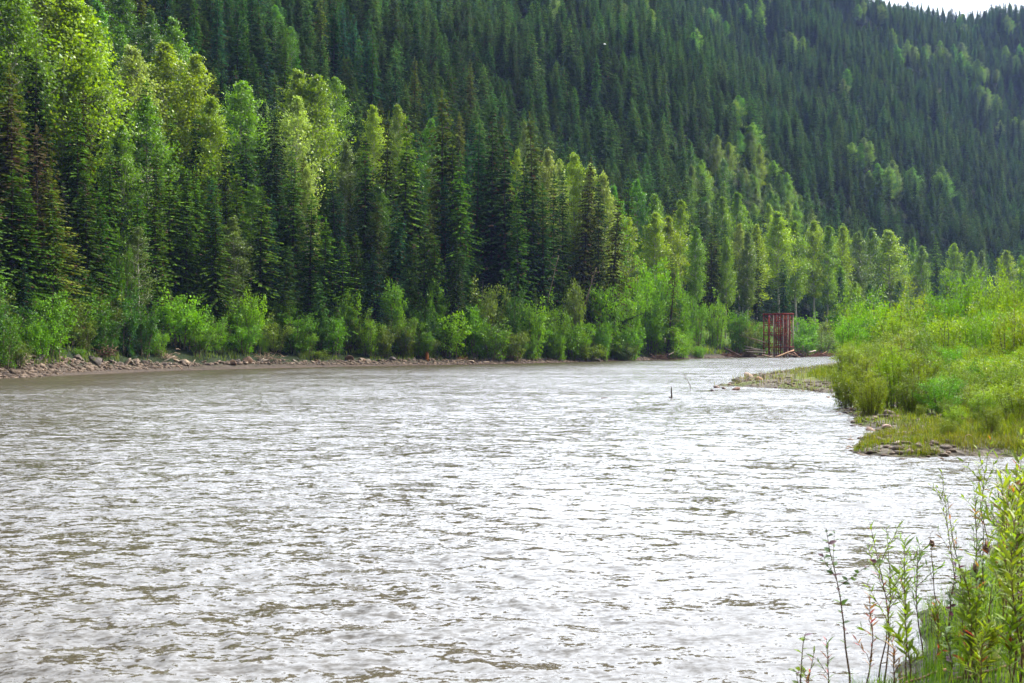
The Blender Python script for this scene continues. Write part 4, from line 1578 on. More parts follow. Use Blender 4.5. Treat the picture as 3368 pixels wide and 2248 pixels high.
def tangle(name, centre, size, n, label, color, cat='brush pile', r=.05):
    """a heap of interlocked dead sticks or roots that moves as one"""
    mb = MB()
    V, F = tube([(-size[0] * .8, 0, 0), (0, .1, .12), (size[0] * .8, 0, 0)], [r, r * 2.5, r], 6)
    mb.add(V, F, .5)
    for _ in range(n):
        p = rng.normal(0, 1, 3) * np.array(size) * .45
        p[2] = abs(p[2])
        d = unit(rng.normal(0, 1, 3) * np.array([1, .8, .45])) * rng.uniform(.4, 1.3) * max(size) * .45
        m_ = p + d * .5 + rng.normal(0, .12, 3) * max(size) * .3
        V, F = tube([p, m_, p + d], [r * rng.uniform(.6, 1.4), r * .7, r * .25], 5)
        V[:, 2] = np.maximum(V[:, 2], -.2)
        mb.add(V, F, rng.uniform(.2, .8))
    o = obj(name, mb.mesh(name, M_DRIFT))
    o.location = centre
    o.color = (*color, 1)
    return tag(o, label, cat)


def gpos(px, Y, dz=0.0):
    x = uu(px) * Y
    return (x, Y, max(tz(x, Y), 0) + dz)


tangle('root_wad', gpos(2625, 228, .1), (2.2, 1.6, 1.7), 150, 'dark tangled root mass at the right foot of the pier', (.22, .15, .12), 'root wad', .08)
tangle('brush_pile', gpos(2435, 229, .05), (4.0, 1.6, .9), 190, 'brown brush heap left of the rusty pier', (.33, .22, .18), r=.06)
tangle('brush_pile', gpos(2385, 226, .05), (2.6, 1.2, .6), 90, 'low reddish brush heap at the left end of the drift', (.45, .28, .22), r=.05)
tangle('brush_pile', gpos(2690, 241, .1), (4.0, 1.5, .7), 130, 'reddish brush strip on the bank right of the pier', (.5, .27, .2), r=.05)
tangle('brush_pile', gpos(2755, 262, .1), (4.0, 1.5, .7), 110, 'last brush strip before the bar hides the bank', (.5, .3, .22), r=.05)
tangle('brush_pile', gpos(1515, 151.5, .05), (1.0, .8, .5), 60, 'small heap of reddish sticks at the centre waterline', (.6, .35, .26), r=.03)
tangle('brush_pile', gpos(1668, 157.5, .2), (2.2, 1.0, .8), 90, 'reddish driftwood heap below the soft willow', (.7, .42, .32), r=.035)
tangle('brush_pile', gpos(880, 128, .2), (2.2, 1.0, .6), 70, 'grey driftwood strand left of centre', (.7, .6, .52), r=.035)
tangle('brush_pile', gpos(560, 116.5, .3), (1.4, .9, .9), 50, 'pale dead sticks sprawling from the left bank', (1.1, .95, .85), r=.03)
tangle('brush_pile', gpos(345, 106, .8), (1.6, 1.0, 1.2), 70, 'dark root tangle under the undercut at left', (.35, .25, .2), r=.04)
tangle('brush_pile', gpos(2170, 188, .3), (2.0, 1.0, .9), 80, 'upturned roots under the leaning sparse spruce', (.4, .28, .22), r=.05)
for i, (pa, pb, Y, c, lab) in enumerate([
        ((538, 1190), (575, 1172), 112, (1.4, 1.35, 1.3), 'curved white stick poking from the left bank'),
        ((620, 1210), (642, 1184), 114, (1.3, 1.2, 1.1), 'pale forked stick leaning at the left waterline'),
        ((585, 1203), (600, 1216), 113, (1.0, .8, .7), 'grey stick lying on the riprap'),
        ((845, 1200), (868, 1178), 126, (1.3, 1.25, 1.2), 'white stick leaning out left of centre'),
        ((858, 1205), (920, 1209), 126.5, (1.5, 1.5, 1.45), 'bleached log lying at the waterline left of centre'),
        ((960, 1206), (1000, 1208), 132, (1.3, 1.25, 1.2), 'short bleached log right of the longer one'),
        ((1640, 1148), (1652, 1185), 156, (.8, .7, .6), 'grey snag standing in the driftwood heap'),
        ((1562, 1178), (1566, 1197), 152, (1.0, .9, .8), 'thin upright stick at the centre waterline'),
        ((2188, 1113), (2187, 1128), 190, (1.7, 1.7, 1.65), 'short white stake beside the leaning spruce'),
        ((2200, 1168), (2215, 1160), 190, (1.5, 1.4, 1.3), 'white chip of wood below the stake'),
        ((3110, 1318), (3160, 1300), 45, (.8, .6, .45), 'brown fallen stick on the bar grass'),
        ((2925, 1310), (2950, 1322), 47, (.5, .35, .3), 'dark stick at the bar edge')]):
    A, B = at(*pa, Y), at(*pb, Y + .4)
    r = (.075 if Y > 100 else .03)
    stick('dead_branch', A, B, r, r * .6, lab, 'branch', 'dead branches on the banks', .06, c, twigs=2 if 'fork' in lab or 'snag' in lab else 0)
# bare leaning stems in the far forest
for pa, pb, Y, r, lab in (((1800, 995), (1838, 840), 168, .14, 'pale broken stem leaning before the shaded spruce'), ((1920, 1010), (1962, 880), 172, .14, 'leaning grey dead stem under the drooping spruce'),
                          ((1930, 1000), (1950, 905), 173, .10, 'thinner dead stem beside the leaning grey one')):
    stick('leaning_snag', at(*pa, Y), at(*pb, Y + 1), r * .6, r * .3, lab, 'dead stem', None, .01, (.5, .45, .38), twigs=3)
# fallen small dark spruce
x0 = at(2018, 1074, 186)
root = thing('fallen_spruce', x0, 'small dark spruce fallen outwards over the cut bank', 'spruce', None, 0, (.26, .26, .26), (0, R(66)))
for nm, me in zip(('trunk', 'crown'), SPRUCE['narrow'][1]):
    o = obj(nm, me, root)
    o.color = (.03, .05, .02, 1)
# rotten orange stump
sm = MB()
pts_ = [(0, 0, -.2), (.03, 0, .4), (.02, .03, .9), (.06, .05, 1.25)]
V, F = tube(pts_, [.34, .26, .25, .16], 9)
V[-9:, 2] += rng.uniform(-.25, .2, 9)
sm.add(V, F, .5)
for k in range(5):
    a = k * 1.3
    V, F = tube([(0, 0, .1), (math.cos(a) * .4, math.sin(a) * .4, 0), (math.cos(a) * .75, math.sin(a) * .75, -.15)], [.13, .08, .03], 5)
    sm.add(V, F, .4)
so = obj('tree_stump', sm.mesh('tree_stump', M_STUMP, True))
so.location = gpos(1404, float(bank_Y(uu(1404))) + .8)
tag(so, 'rotten orange stump at the far waterline under a round bush', 'stump')
# snags standing in the river
sx = at(2208, 1310, 55.5)
sn = MB()
V, F = tube([(0, 0, -.3), (.02, 0, .15), (0, .01, .4), (.01, 0, .66)], [.06, .045, .035, .012], 6)
sn.add(V, F, .4)
V, F = tube([(-.16, 0, -.02), (-.08, 0, .03), (0, 0, .02)], [.03, .05, .05], 6)
sn.add(V, F, .4)
o = obj('river_snag', sn.mesh('river_snag', M_DRIFT))
o.location = (sx[0], sx[1], 0)
o.color = (.28, .24, .24, 1)
tag(o, 'dark short snag sticking straight up out of the river', 'snag')
sx = at(2271, 1285, 64.6)
sn = MB()
main = [(0, 0, -.2), (-.02, 0, .3), (-.2, 0, .65), (-.42, 0, 1.0)]
V, F = tube(main, [.018, .016, .012, .005], 5)
sn.add(V, F, .4)
for k in range(16):
    t = rng.uniform(.8, 2.95)
    b = np.array([np.interp(t, range(4), np.array(main)[:, a]) for a in range(3)])
    e = b + np.array([rng.normal(0, .14), rng.normal(0, .08), rng.uniform(.02, .2)])
    V, F = tube([b, e], [.008, .003], 4)
    sn.add(V, F, .4)
o = obj('river_twig', sn.mesh('river_twig', M_DRIFT))
o.location = (sx[0], sx[1], 0)
o.color = (.5, .4, .38, 1)
tag(o, 'thin leafless twig standing in the river near the bar', 'twig')
sx = at(1992, 1312, 55)
o = stick('floating_stick', (sx[0] - .25, sx[1], .02), (sx[0] + .12, sx[1], .06), .03, .015, 'little dark stick drifting in midstream', 'stick', None, .05, (.4, .32, .3), twigs=1)

# ------------------------------------------------------------------ rusty bridge pier
PY = 231.0
pier = thing('bridge_pier', (uu(2572) * PY, PY, 0), 'rusty red steel bridge pier frame left standing in the river', 'bridge pier', None, R(-8))
FW, DP = 4.5, 3.4
Z0, ZL, ZT = -.8, 2.35, 10.0


def hcol(px_, py_, paler, w=.30):
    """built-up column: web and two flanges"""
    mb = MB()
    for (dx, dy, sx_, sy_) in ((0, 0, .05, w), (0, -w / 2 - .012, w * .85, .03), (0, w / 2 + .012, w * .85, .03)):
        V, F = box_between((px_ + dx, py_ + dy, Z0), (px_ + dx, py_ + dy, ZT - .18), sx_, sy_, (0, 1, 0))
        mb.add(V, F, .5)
    return mb.mesh('post', M_PALER if paler else M_RUST)


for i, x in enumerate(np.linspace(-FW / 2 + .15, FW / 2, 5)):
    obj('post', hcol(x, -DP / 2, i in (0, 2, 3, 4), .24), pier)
for i, x in enumerate(np.linspace(-FW / 2 - 1.7, FW / 2 - 1.1, 5)):
    obj('post', hcol(x, DP / 2, False, .30), pier)
for (x, y) in ((-FW / 2 - .75, 0), (FW / 2 - .5, 0)):
    obj('post', hcol(x, y, False, .32), pier)


def beam(A, B, w, h, paler=False):
    V, F = box_between(A, B, w, h)
    mb = MB()
    mb.add(V, F, .5)
    return mb.mesh('beam', M_PALER if paler else M_RUST)


fl, fr, bl, br = (-FW / 2 + .02, -DP / 2), (FW / 2 + .16, -DP / 2), (-FW / 2 - 1.85, DP / 2), (FW / 2 - .95, DP / 2)
for (a, b) in ((fl, fr), (bl, br)):
    obj('cap_beam', beam((*a, ZT - .02), (*b, ZT - .02), .36, .38), pier)
    obj('lower_beam', beam((a[0] - .1, a[1], ZL), (b[0] + .1, b[1], ZL), .44, .24), pier)
for (a, b) in ((fl, bl), (fr, br)):
    obj('cap_beam', beam((a[0], a[1] + .22, ZT - .04), (b[0], b[1] - .22, ZT - .04), .30, .26), pier)
    obj('lower_beam', beam((a[0], a[1] + .26, ZL - .02), (b[0], b[1] - .26, ZL - .02), .36, .20), pier)


def lattice(A, B, za, zb, n, w=.07, plates=True):
    """zigzag lacing bars between two uprights"""
    mb = MB()
    zs = np.linspace(za, zb, n + 1)
    A, B = np.array(A), np.array(B)
    off = np.array([0, .045])
    for i in range(n):
        for (P0, P1, q) in ((A, B, 1), (B, A, -1)):
            V, F = box_between((*(P0 + off * q), zs[i]), (*(P1 + off * q), zs[i + 1]), w, .03)
            mb.add(V, F, rng.uniform(.3, .7))
        if plates and i % 2 == 0:
            V, F = box_between((*A, zs[i] + .01), (*B, zs[i] + .01), .05, .14)
            mb.add(V, F, .5)
    return mb.mesh('lattice_panel', M_RUST)


bx = np.linspace(-FW / 2 - 1.7, FW / 2 - 1.1, 5)
for i in range(4):
    obj('lattice_panel', lattice((bx[i] + .15, DP / 2), (bx[i + 1] - .15, DP / 2), .6, ZT - .4, 7, .10), pier)
mxx = (-FW / 2 - .75, 0)
obj('lattice_panel', lattice((fl[0] - .1, fl[1] + .2), (mxx[0] + .12, -.2), .6, ZT - .4, 8), pier)
obj('lattice_panel', lattice((mxx[0] - .12, .2), (bl[0] + .1, DP / 2 - .2), .6, ZT - .4, 8), pier)
obj('lattice_panel', lattice((FW / 2 - .1, -DP / 2 + .25), (FW / 2 - .45, -.2), .6, ZT - .4, 8, .06, False), pier)
obj('lattice_panel', lattice((FW / 2 - .55, .2), (br[0] - .1, DP / 2 - .2), .6, ZT - .4, 8, .06, False), pier)
# inner row of laced uprights that makes the middle look solid red
for x in (-1.2, .55):
    obj('inner_post', hcol(x, .25, False, .22), pier)
obj('lattice_panel', lattice((-1.0, .1), (-.5, .1), .4, ZT - .4, 16, .12), pier)
obj('lattice_panel', lattice((-.1, .1), (.35, .1), .4, ZT - .4, 16, .12), pier)
for zc in (5.2, 7.8):
    obj('cross_tie', beam((-FW / 2 - 1.6, DP / 2 - .28, zc), (FW / 2 - 1.1, DP / 2 - .28, zc), .12, .16), pier)
# bottom timbers and a sagging diagonal
obj('diagonal_rod', beam((FW / 2 - .1, -DP / 2 + .3, 9.2), (FW / 2 - .9, DP / 2 - .3, 2.8), .05, .05), pier)

# ------------------------------------------------------------------ small white bird over the slope
bm_ = MB()
V, F = tube([(-.28, 0, 0), (-.15, 0, .02), (.05, 0, .02), (.2, 0, .03), (.3, 0, .02)], [.01, .055, .07, .05, .012], 8)
bm_.add(V, F, .5)
for s in (-1, 1):
    V = [(.1, s * .04, .04), (-.08, s * .04, .04), (-.1, s * .35, .16), (.08, s * .35, .17), (-.16, s * .7, .12), (-.1, s * .7, .12)]
    bm_.add(V, [(0, 1, 2, 3), (3, 2, 4, 5)], .5)
bm_.add([(-.26, -.03, .01), (-.26, .03, .01), (-.42, .08, .01), (-.42, -.08, .01)], [(0, 1, 2, 3)], .5)
bird = obj('bird', bm_.mesh('bird', M_BIRD))
bird.location = at(1989, 146, 190)
bird.rotation_euler = (.35, .1, .25)
tag(bird, 'small white bird flying before the dark spruce hillside', 'bird')

# ------------------------------------------------------------------ grass
def grass(name, pts, hts, wid, label, color, lean=.35):
    n = len(pts)
    a = rng.uniform(0, TAU, n)
    d = np.stack([np.cos(a), np.sin(a), np.zeros(n)], 1)
    s = np.stack([-np.sin(a), np.cos(a), np.zeros(n)], 1)
    h = hts[:, None]
    w = np.asarray(wid).reshape(-1, 1) * np.ones((n, 1))
    ln = np.abs(rng.normal(0, lean, n))[:, None]
    up = np.array([0, 0, 1.0])
    b0 = pts - up * .03
    m = pts + up * h * .55 + d * h * ln * .3
    t = pts + up * h * (1 - .3 * ln) + d * h * ln
    V = np.stack([b0 - s * w * .5, b0 + s * w * .5, m + s * w * .4, m - s * w * .4, t], 1).reshape(-1, 3)
    k = np.arange(n)[:, None] * 5
    mb = MB()
    tn = np.clip(rng.normal(.5, .25, n), 0, 1)
    mb.add(V, k + np.array([0, 1, 2, 3]), tn)
    mb.V.append(np.zeros((0, 3)))
    mb.F.append(k + np.array([3, 2, 4]))
    mb.T.append(tn)
    mb.M.append(np.zeros(n, int))
    o = obj(name, mb.mesh(name, M_GRASS))
    o['kind'] = 'stuff'
    o['label'] = label
    o.color = (*color, 1)
    return o


def sample(n, Ya, Yb, ua, ub):
    Y = np.exp(rng.uniform(math.log(Ya), math.log(Yb), n))
    u = rng.uniform(ua, ub, n)
    return np.stack([u * Y, Y], 1)


p = sample(150000, 25.5, 125, .28, .58)
d = near_sd(p)
nz2 = small_noise(p, 3.2, 41)
keep = (d > .15) & ((p[:, 1] < 56) | (d > 6) | (rng.random(len(p)) < .16)) & (rng.random(len(p)) < np.clip(.40 + 1.1 * nz2, .0, 1) * np.interp(d, [0, 1, 4, 12, 30], [.9, .55, .8, .9, .5]))
p, d = p[keep], d[keep]
hh = np.interp(d, [0, 1, 3, 6, 14], [.14, .2, .32, .5, .75]) * rng.uniform(.5, 1.4, len(p))
grass('bar_grass', np.concatenate([p, terrain(p)[:, None]], 1), hh, .006 + p[:, 1] * .00040, 'yellow-green grass and weeds covering the bar', (.150, .170, .014), .55)
p = sample(60000, 25.3, 34, .30, .56)
d = near_sd(p)
p, d = p[(d > .1) & (d < 9) & ((p[:, 0] < 12.6) | (d > .7)) & (rng.random(len(p)) < np.clip(np.where(p[:, 0] < 12.2, .12, .55) + .9 * small_noise(p, 1.9, 47), 0, 1))], 0
grass('edge_grass', np.concatenate([p, terrain(p)[:, None]], 1), rng.uniform(.06, .30, len(p)), .012, 'short olive grass at the near edge of the bar', (.150, .155, .016), .6)
p = sample(1500, 60, 125, .2, .34)
d = near_sd(p)
p = p[(d > -.2) & (d < 6)]
grass('spit_grass', np.concatenate([p, np.maximum(terrain(p), -.05)[:, None]], 1), rng.uniform(.2, .7, len(p)), .03, 'thin olive grass on the stony spit', (.19, .18, .04))
p = sample(26000, 185, 262, .14, .34)
d = far_sd(p)
keep = (d > 2.5) & (d < 26)
p = p[keep]
grass('meadow_grass', np.concatenate([p, terrain(p)[:, None]], 1), rng.uniform(.3, 1.1, len(p)), .14, 'bright green meadow grass on the slope left of the pier', (.13, .25, .028))
pts = []
for _ in range(16000):
    u = uu(rng.uniform(-150, 2250))
    Y = float(bank_Y(u)) + rng.uniform(0, 11)
    pts.append((u * Y, Y))
p = np.array(pts)
d = far_sd(p)
p = p[(d > 2.2) & (d < 6) & (small_noise(p, 7, 55) > -.1)]
grass('bank_grass', np.concatenate([p, terrain(p)[:, None]], 1), rng.uniform(.25, .9, len(p)), .09, 'grass tufts on top of the stony far bank', (.11, .17, .03))
# near bank grass around the photographer's side
p = np.stack([rng.uniform(2.0, 14, 150000), rng.uniform(6.2, 22, 150000)], 1)
d = near_sd(p)
cl = small_noise(p, 1.1, 61)
keep = (d > -.08) & (d < 6) & (rng.random(len(p)) < np.clip(.6 + .9 * cl, .2, 1))
p = p[keep]
d = d[keep]
grass('shore_grass', np.concatenate([p, terrain(p)[:, None]], 1), np.interp(d, [0, 1, 3], [.12, .30, .42]) * rng.uniform(.4, 1.6, len(p)) * (.7 + .5 * np.clip(small_noise(p, .6, 62), -.6, 1)), .004 + .005 * rng.random(len(p)),
      'grass growing on the near shore in the lower right corner', (.17, .25, .028), .5)

# ------------------------------------------------------------------ saplings on the near shore
def leaf_shape(mb, o, d, side, l, w, tone, mat=0, fold=.25):
    d = unit(np.asarray(d, float))
    side = unit(np.asarray(side, float) - d * float(np.dot(side, d)))
    up = np.cross(side, d)
    ts = (0, .18, .42, .7, 1.0)
    ws = (.08, .72, 1.0, .66, .02)
    V, F = [], []
    for t, q in zip(ts, ws):
        c = o + d * l * t - up * l * .18 * t * t
        V += [c - side * w * .5 * q + up * w * fold * q * .5, c, c + side * w * .5 * q + up * w * fold * q * .5]
    for i in range(4):
        b = i * 3
        F += [(b, b + 1, b + 4, b + 3), (b + 1, b + 2, b + 5, b + 4)]
    mb.add(np.array(V), np.array(F), tone, mat)


M_ORANGE = foliage_mat('autumn_leaves', .4, .5, .3, .35, .05, 0, 0)


def sapling(px_base, px_top, py_top, Y, kind, n_leaf, label, group, color, twigs=4, odd=None, bend=.06):
    x = uu(px_base) * Y
    zb = max(tz(x, Y), -.1)
    top = np.array([uu(px_top) * Y, Y + rng.normal(0, .08), wz(py_top, Y)])
    base = np.array([x, Y, zb - .05])
    H = top - base
    L = float(np.linalg.norm(H))
    root = thing('willow_sapling' if kind != 'broad' else 'poplar_sapling', base, label, 'sapling', group)
    t = np.linspace(0, 1, 8)[:, None]
    bd = np.array([rng.normal(0, bend), rng.normal(0, bend), 0]) * L
    main = H * t + bd * np.sin(np.pi * t) + rng.normal(0, .006, (8, 3))
    sb, lb, ob_ = MB(), MB(), MB()
    V, F = tube(main, np.linspace(.0075, .0022, 8) * (1.25 if kind == 'broad' else 1), 6)
    sb.add(V, F, .5)
    axes = [main]
    for k in range(twigs):
        q = rng.uniform(.3, .85)
        o = np.array([np.interp(q * 7, range(8), main[:, a]) for a in range(3)])
        e = o + unit(unit(H) * 1.2 + rng.normal(0, .5, 3)) * L * rng.uniform(.15, .34)
        tw = np.linspace(o, e, 4) + rng.normal(0, .006, (4, 3))
        tw[0] = o
        V, F = tube(tw, [.0035, .003, .0022, .0014], 5)
        sb.add(V, F, .5)
        axes.append(tw)
    lens = np.array([np.linalg.norm(a[-1] - a[0]) for a in axes])
    lens[0] *= .75
    for ai, ax in enumerate(axes):
        k = max(4, int(n_leaf * lens[ai] / lens.sum()))
        for i in range(k):
            q = (.28 if ai == 0 else .1) + (.72 if ai == 0 else .9) * (i + rng.random()) / k
            f = q * (len(ax) - 1)
            o = np.array([np.interp(f, range(len(ax)), ax[:, a]) for a in range(3)])
            j = min(int(f), len(ax) - 2)
            axd = unit(ax[j + 1] - ax[j])
            az = i * 2.4 + rng.uniform(-.3, .3)
            out = np.array([math.cos(az), math.sin(az), 0])
            if kind == 'broad':
                d = out * .9 + axd * .6 + np.array([0, 0, -.1])
                l = rng.uniform(.05, .085)
                w = l * rng.uniform(.48, .62)
            else:
                d = out * .7 + axd * .9
                l = rng.uniform(.055, .10)
                w = l * rng.uniform(.14, .2)
            if kind == 'big':
                l *= 1.45
                w *= 1.9
            tgt, c_ = (ob_, 0) if (odd and rng.random() < odd) else (lb, 0)
            leaf_shape(tgt, o, d, np.cross(d, axd) + rng.normal(0, .3, 3), l, w, np.clip(rng.normal(.5, .22), 0, 1))
    obj('stem', sb.mesh('stem', M_REDTWIG), root)
    if lb.V:
        o = obj('leaves', lb.mesh('leaves', M_WILLOW), root)
        o.color = (*color, 1)
    if ob_.V:
        o = obj('dead_leaves', ob_.mesh('dead_leaves', M_ORANGE), root)
        o.color = (.34, .13, .05, 1) if kind != 'broad' else (.12, .05, .07, 1)
    return root


G1, G2, G3 = (.15, .23, .035), (.19, .26, .03), (.11, .17, .045)
SAP = [(2800, 2712, 1735, 8.4, 'broad', 34, 'round leaved poplar shoot standing alone in the shallows at left', G3, 3, .3, .05),
       (2905, 2862, 1722, 8.5, 'narrow', 90, 'bushy narrow leaved willow shoot right of the poplar shoot', G2, 7, .06, .04),
       (2880, 2910, 1735, 9.0, 'narrow', 80, 'twin-topped willow shoot beside the bushy one', G1, 6, .0, .05),
       (2978, 2962, 1765, 8.8, 'big', 46, 'long leaved willow shoot with a drooping top leaf', G1, 3, .04, .03),
       (3040, 3010, 1800, 9.2, 'narrow', 60, 'thin willow shoot with a bent tip', G1, 5, .04, .06),
       (2840, 2832, 1935, 8.3, 'narrow', 26, 'short shoot with orange and brown leaves low in front', (.30, .15, .05), 2, .5, .04),
       (3122, 3150, 1842, 9.5, 'broad', 22, 'shoot topped by rusty pointed leaves', G3, 2, .4, .05),
       (3190, 3118, 1630, 10.5, 'narrow', 30, 'long bare red stem leaning left', G1, 3, .1, .03),
       (3212, 3205, 1600, 10.8, 'narrow', 70, 'tall wispy willow at the inner shore', G1, 7, .0, .03),
       (3230, 3225, 1640, 10.4, 'narrow', 40, 'dark stemmed wispy willow beside the tall one', G3, 4, .2, .03),
       (3325, 3335, 1500, 8.6, 'big', 80, 'tall leafy willow at the right edge with an orange top', G2, 7, .12, .03),
       (3290, 3300, 1560, 9.0, 'big', 60, 'leafy willow just left of the orange topped one', G2, 6, .08, .04),
       (3365, 3372, 1420, 9.4, 'big', 80, 'tall willow cut by the right picture edge', G2, 6, .04, .04),
       (3350, 3330, 1720, 7.8, 'broad', 60, 'dense round leaved shoot in the right corner', G2, 5, .1, .05),
       (3300, 3280, 1780, 8.2, 'big', 60, 'green willow shoot above the corner grass', G2, 5, .06, .05),
       (3255, 3240, 1850, 8.2, 'big', 50, 'lower willow shoot above the corner grass', G1, 4, .1, .05),
       (3180, 3170, 1960, 8.6, 'narrow', 60, 'small feathery shoot by the grass hummock', G2, 5, .06, .05),
       (3092, 3064, 1785, 9.2, 'narrow', 5, 'nearly bare stem carrying a single black leaf bundle', G1, 1, .0, .02),
       (2640, 2655, 2090, 8.3, 'broad', 16, 'tiny bud-tipped shoot at the bottom, leftmost', G1, 2, .3, .05),
       (2720, 2728, 2110, 8.2, 'narrow', 18, 'tiny shoot next to the leftmost one', G1, 2, .2, .05),
       (2690, 2680, 2140, 8.1, 'narrow', 16, 'forked tiny shoot at the bottom edge', G1, 3, .3, .08),
       (3000, 2985, 2020, 8.2, 'big', 44, 'arching leafy shoot over the corner grass, left', G2, 4, .06, .08),
       (3060, 3080, 1990, 8.4, 'narrow', 60, 'feathery shoot with an orange leaf', G2, 5, .1, .06),
       (3110, 3100, 2080, 7.9, 'broad', 30, 'shoot with flat round leaves by the water pocket', G2, 3, .15, .06),
       (3340, 3350, 2000, 7.2, 'big', 60, 'bright leafy shoot in the bottom right corner', G2, 5, .05, .06),
       (3240, 3230, 2050, 7.4, 'narrow', 70, 'fine leaved shoot in front of the corner grass', G2, 6, .05, .06),
       (3150, 3120, 1560, 12.5, 'narrow', 60, 'distant wispy willow before the inlet', G2, 6, .0, .04),
       (3270, 3250, 1440, 13.5, 'big', 50, 'pale leaved willow over the inlet mud', G2, 6, .05, .05),
       (2925, 2935, 2100, 8.0, 'narrow', 24, 'bronze leaved shoot at the bottom edge', (.22, .15, .05), 3, .4, .06)]
KIN = ('leafy willow shoot in the thick growth along the right picture edge', 'willow shoot among the grass of the lower right corner')
for i in range(28):
    px = rng.uniform(3150, 3420)
    Yp = rng.uniform(7.2, 11.5)
    if px < 3240:
        Yp = rng.uniform(7.4, 9.2)
    ed_ = px > 3270
    ty = rng.uniform(1480, 1900) if ed_ else rng.uniform(1880, 2150)
    SAP.append((px, px + rng.normal(0, 25), ty, Yp, rng.choice(['big', 'big', 'narrow', 'broad']), int(rng.uniform(40, 70)), KIN[0] if ed_ else KIN[1], [G1, G2, G2, (.20, .27, .03)][rng.integers(4)],
                int(rng.integers(3, 7)), float(rng.choice([0, .05, .15])), .07))
for i in range(12):
    px = rng.uniform(3290, 3440)
    SAP.append((px, px + rng.normal(0, 20), rng.uniform(1390, 1640), rng.uniform(9.0, 12.5), rng.choice(['big', 'broad', 'narrow']), int(rng.uniform(60, 90)), KIN[0], [G1, G2, (.24, .29, .03)][rng.integers(3)],
                6, float(rng.choice([0, .08, .2])), .07))
for a in SAP:
    sapling(a[0], a[1], a[2], a[3], a[4], int(a[5] * 1.5), a[6], 'saplings on the near shore' if a[6] not in KIN else a[6].replace('shoot', 'shoots'), a[7], a[8], a[9], a[10])

# withered seed heads / curled dead leaves on the right-hand plants
def withered(px, py, Y, l, label):
    mb = MB()
    V, F = tube([(0, 0, l), (.012, 0, l * .7), (0, .01, l * .3), (.006, 0, 0)], [.004, .022, .028, .008], 7)
    V += rng.normal(0, .004, V.shape)
    mb.add(V, F, .4)
    for k in range(7):
        a = rng.uniform(0, TAU)
        leaf_shape(mb, np.array([0, 0, l * rng.uniform(.2, .8)]), (math.cos(a), math.sin(a), -.6), (-math.sin(a), math.cos(a), 0), .05, .025, .4)
    V, F = tube([(0, 0, l), (.02, 0, l + .05), (.06, .01, l + .07)], [.003, .002, .002], 4)
    mb.add(V, F, .4)
    o = obj('withered_leaf', mb.mesh('withered_leaf', M_REDTWIG))
    o.location = at(px, py, Y)
    o.rotation_euler = (rng.normal(0, .25), rng.normal(0, .25), 0)
    return tag(o, label, 'dead leaf', 'withered leaf bundles hanging on the near plants')


withered(3345, 1625, 8.6, .11, 'dark curled leaf bundle at the right edge, upper')
withered(3246, 1822, 10.3, .14, 'black curled leaf bundle on the dark stemmed willow')
withered(3066, 1800, 9.2, .07, 'single black leaf bundle on the nearly bare stem over the water')
withered(3208, 1885, 10.4, .10, 'purple-black leaf bundle low on the shore')
# lying branches in the lower right corner
for (pa, pb, Y, lab) in (((2900, 2235), (3110, 2225), 8.2, 'long grey fallen branch along the bottom edge'), ((3120, 2225), (3368, 2250), 8.0, 'second fallen branch running to the corner'),
                         ((3180, 2205), (3290, 2190), 8.3, 'short pale stick on the corner grass')):
    A, B = at(*pa, Y), at(*pb, Y + .1)
    A[2], B[2] = max(tz(A[0], A[1]), 0) + .03, max(tz(B[0], B[1]), 0) + .05
    stick('fallen_branch', A, B, .014, .008, lab, 'branch', None, .05, (.85, .62, .5), twigs=2)
# arching dead stem on the mud of the inlet
cb = MB()
V, F = tube([(0, 0, 0), (-.02, 0, .16), (.0, 0, .27), (.08, 0, .30), (.16, 0, .27)], [.012, .012, .011, .01, .006], 6)
cb.add(V, F, .5)
o = obj('curved_root', cb.mesh('curved_root', M_DRIFT))
o.location = gpos(3176, 27.6)
o.color = (1.2, 1.05, .85, 1)
tag(o, 'pale hooked dead stem on the mud of the inlet', 'dead stem')

# ------------------------------------------------------------------ haze
HZ = MB()
x0, x1, y0, y1, zz0, zz1 = -1100, 1250, -120, 1750, -3.0, 360
V = [(x0, y0, zz0), (x1, y0, zz0), (x1, y1, zz0), (x0, y1, zz0), (x0, y0, zz1), (x1, y0, zz1), (x1, y1, zz1), (x0, y1, zz1)]
HZ.add(V, [(0, 3, 2, 1), (4, 5, 6, 7), (0, 1, 5, 4), (1, 2, 6, 5), (2, 3, 7, 6), (3, 0, 4, 7)], .5)
hm, nt, nd, lk = new_mat('haze')
pv = nd.new('ShaderNodeVolumePrincipled')
pv.inputs['Color'].default_value = (.36, .48, .95, 1)
pv.inputs['Density'].default_value = .00009
pv.inputs['Anisotropy'].default_value = 0
out = nd.new('ShaderNodeOutputMaterial')
lk.new(pv.outputs[0], out.inputs['Volume'])
hz_o = obj('haze', HZ.mesh('haze', hm))
hz_o['kind'] = 'stuff'
hz_o['label'] = 'thin blue summer haze in the valley'

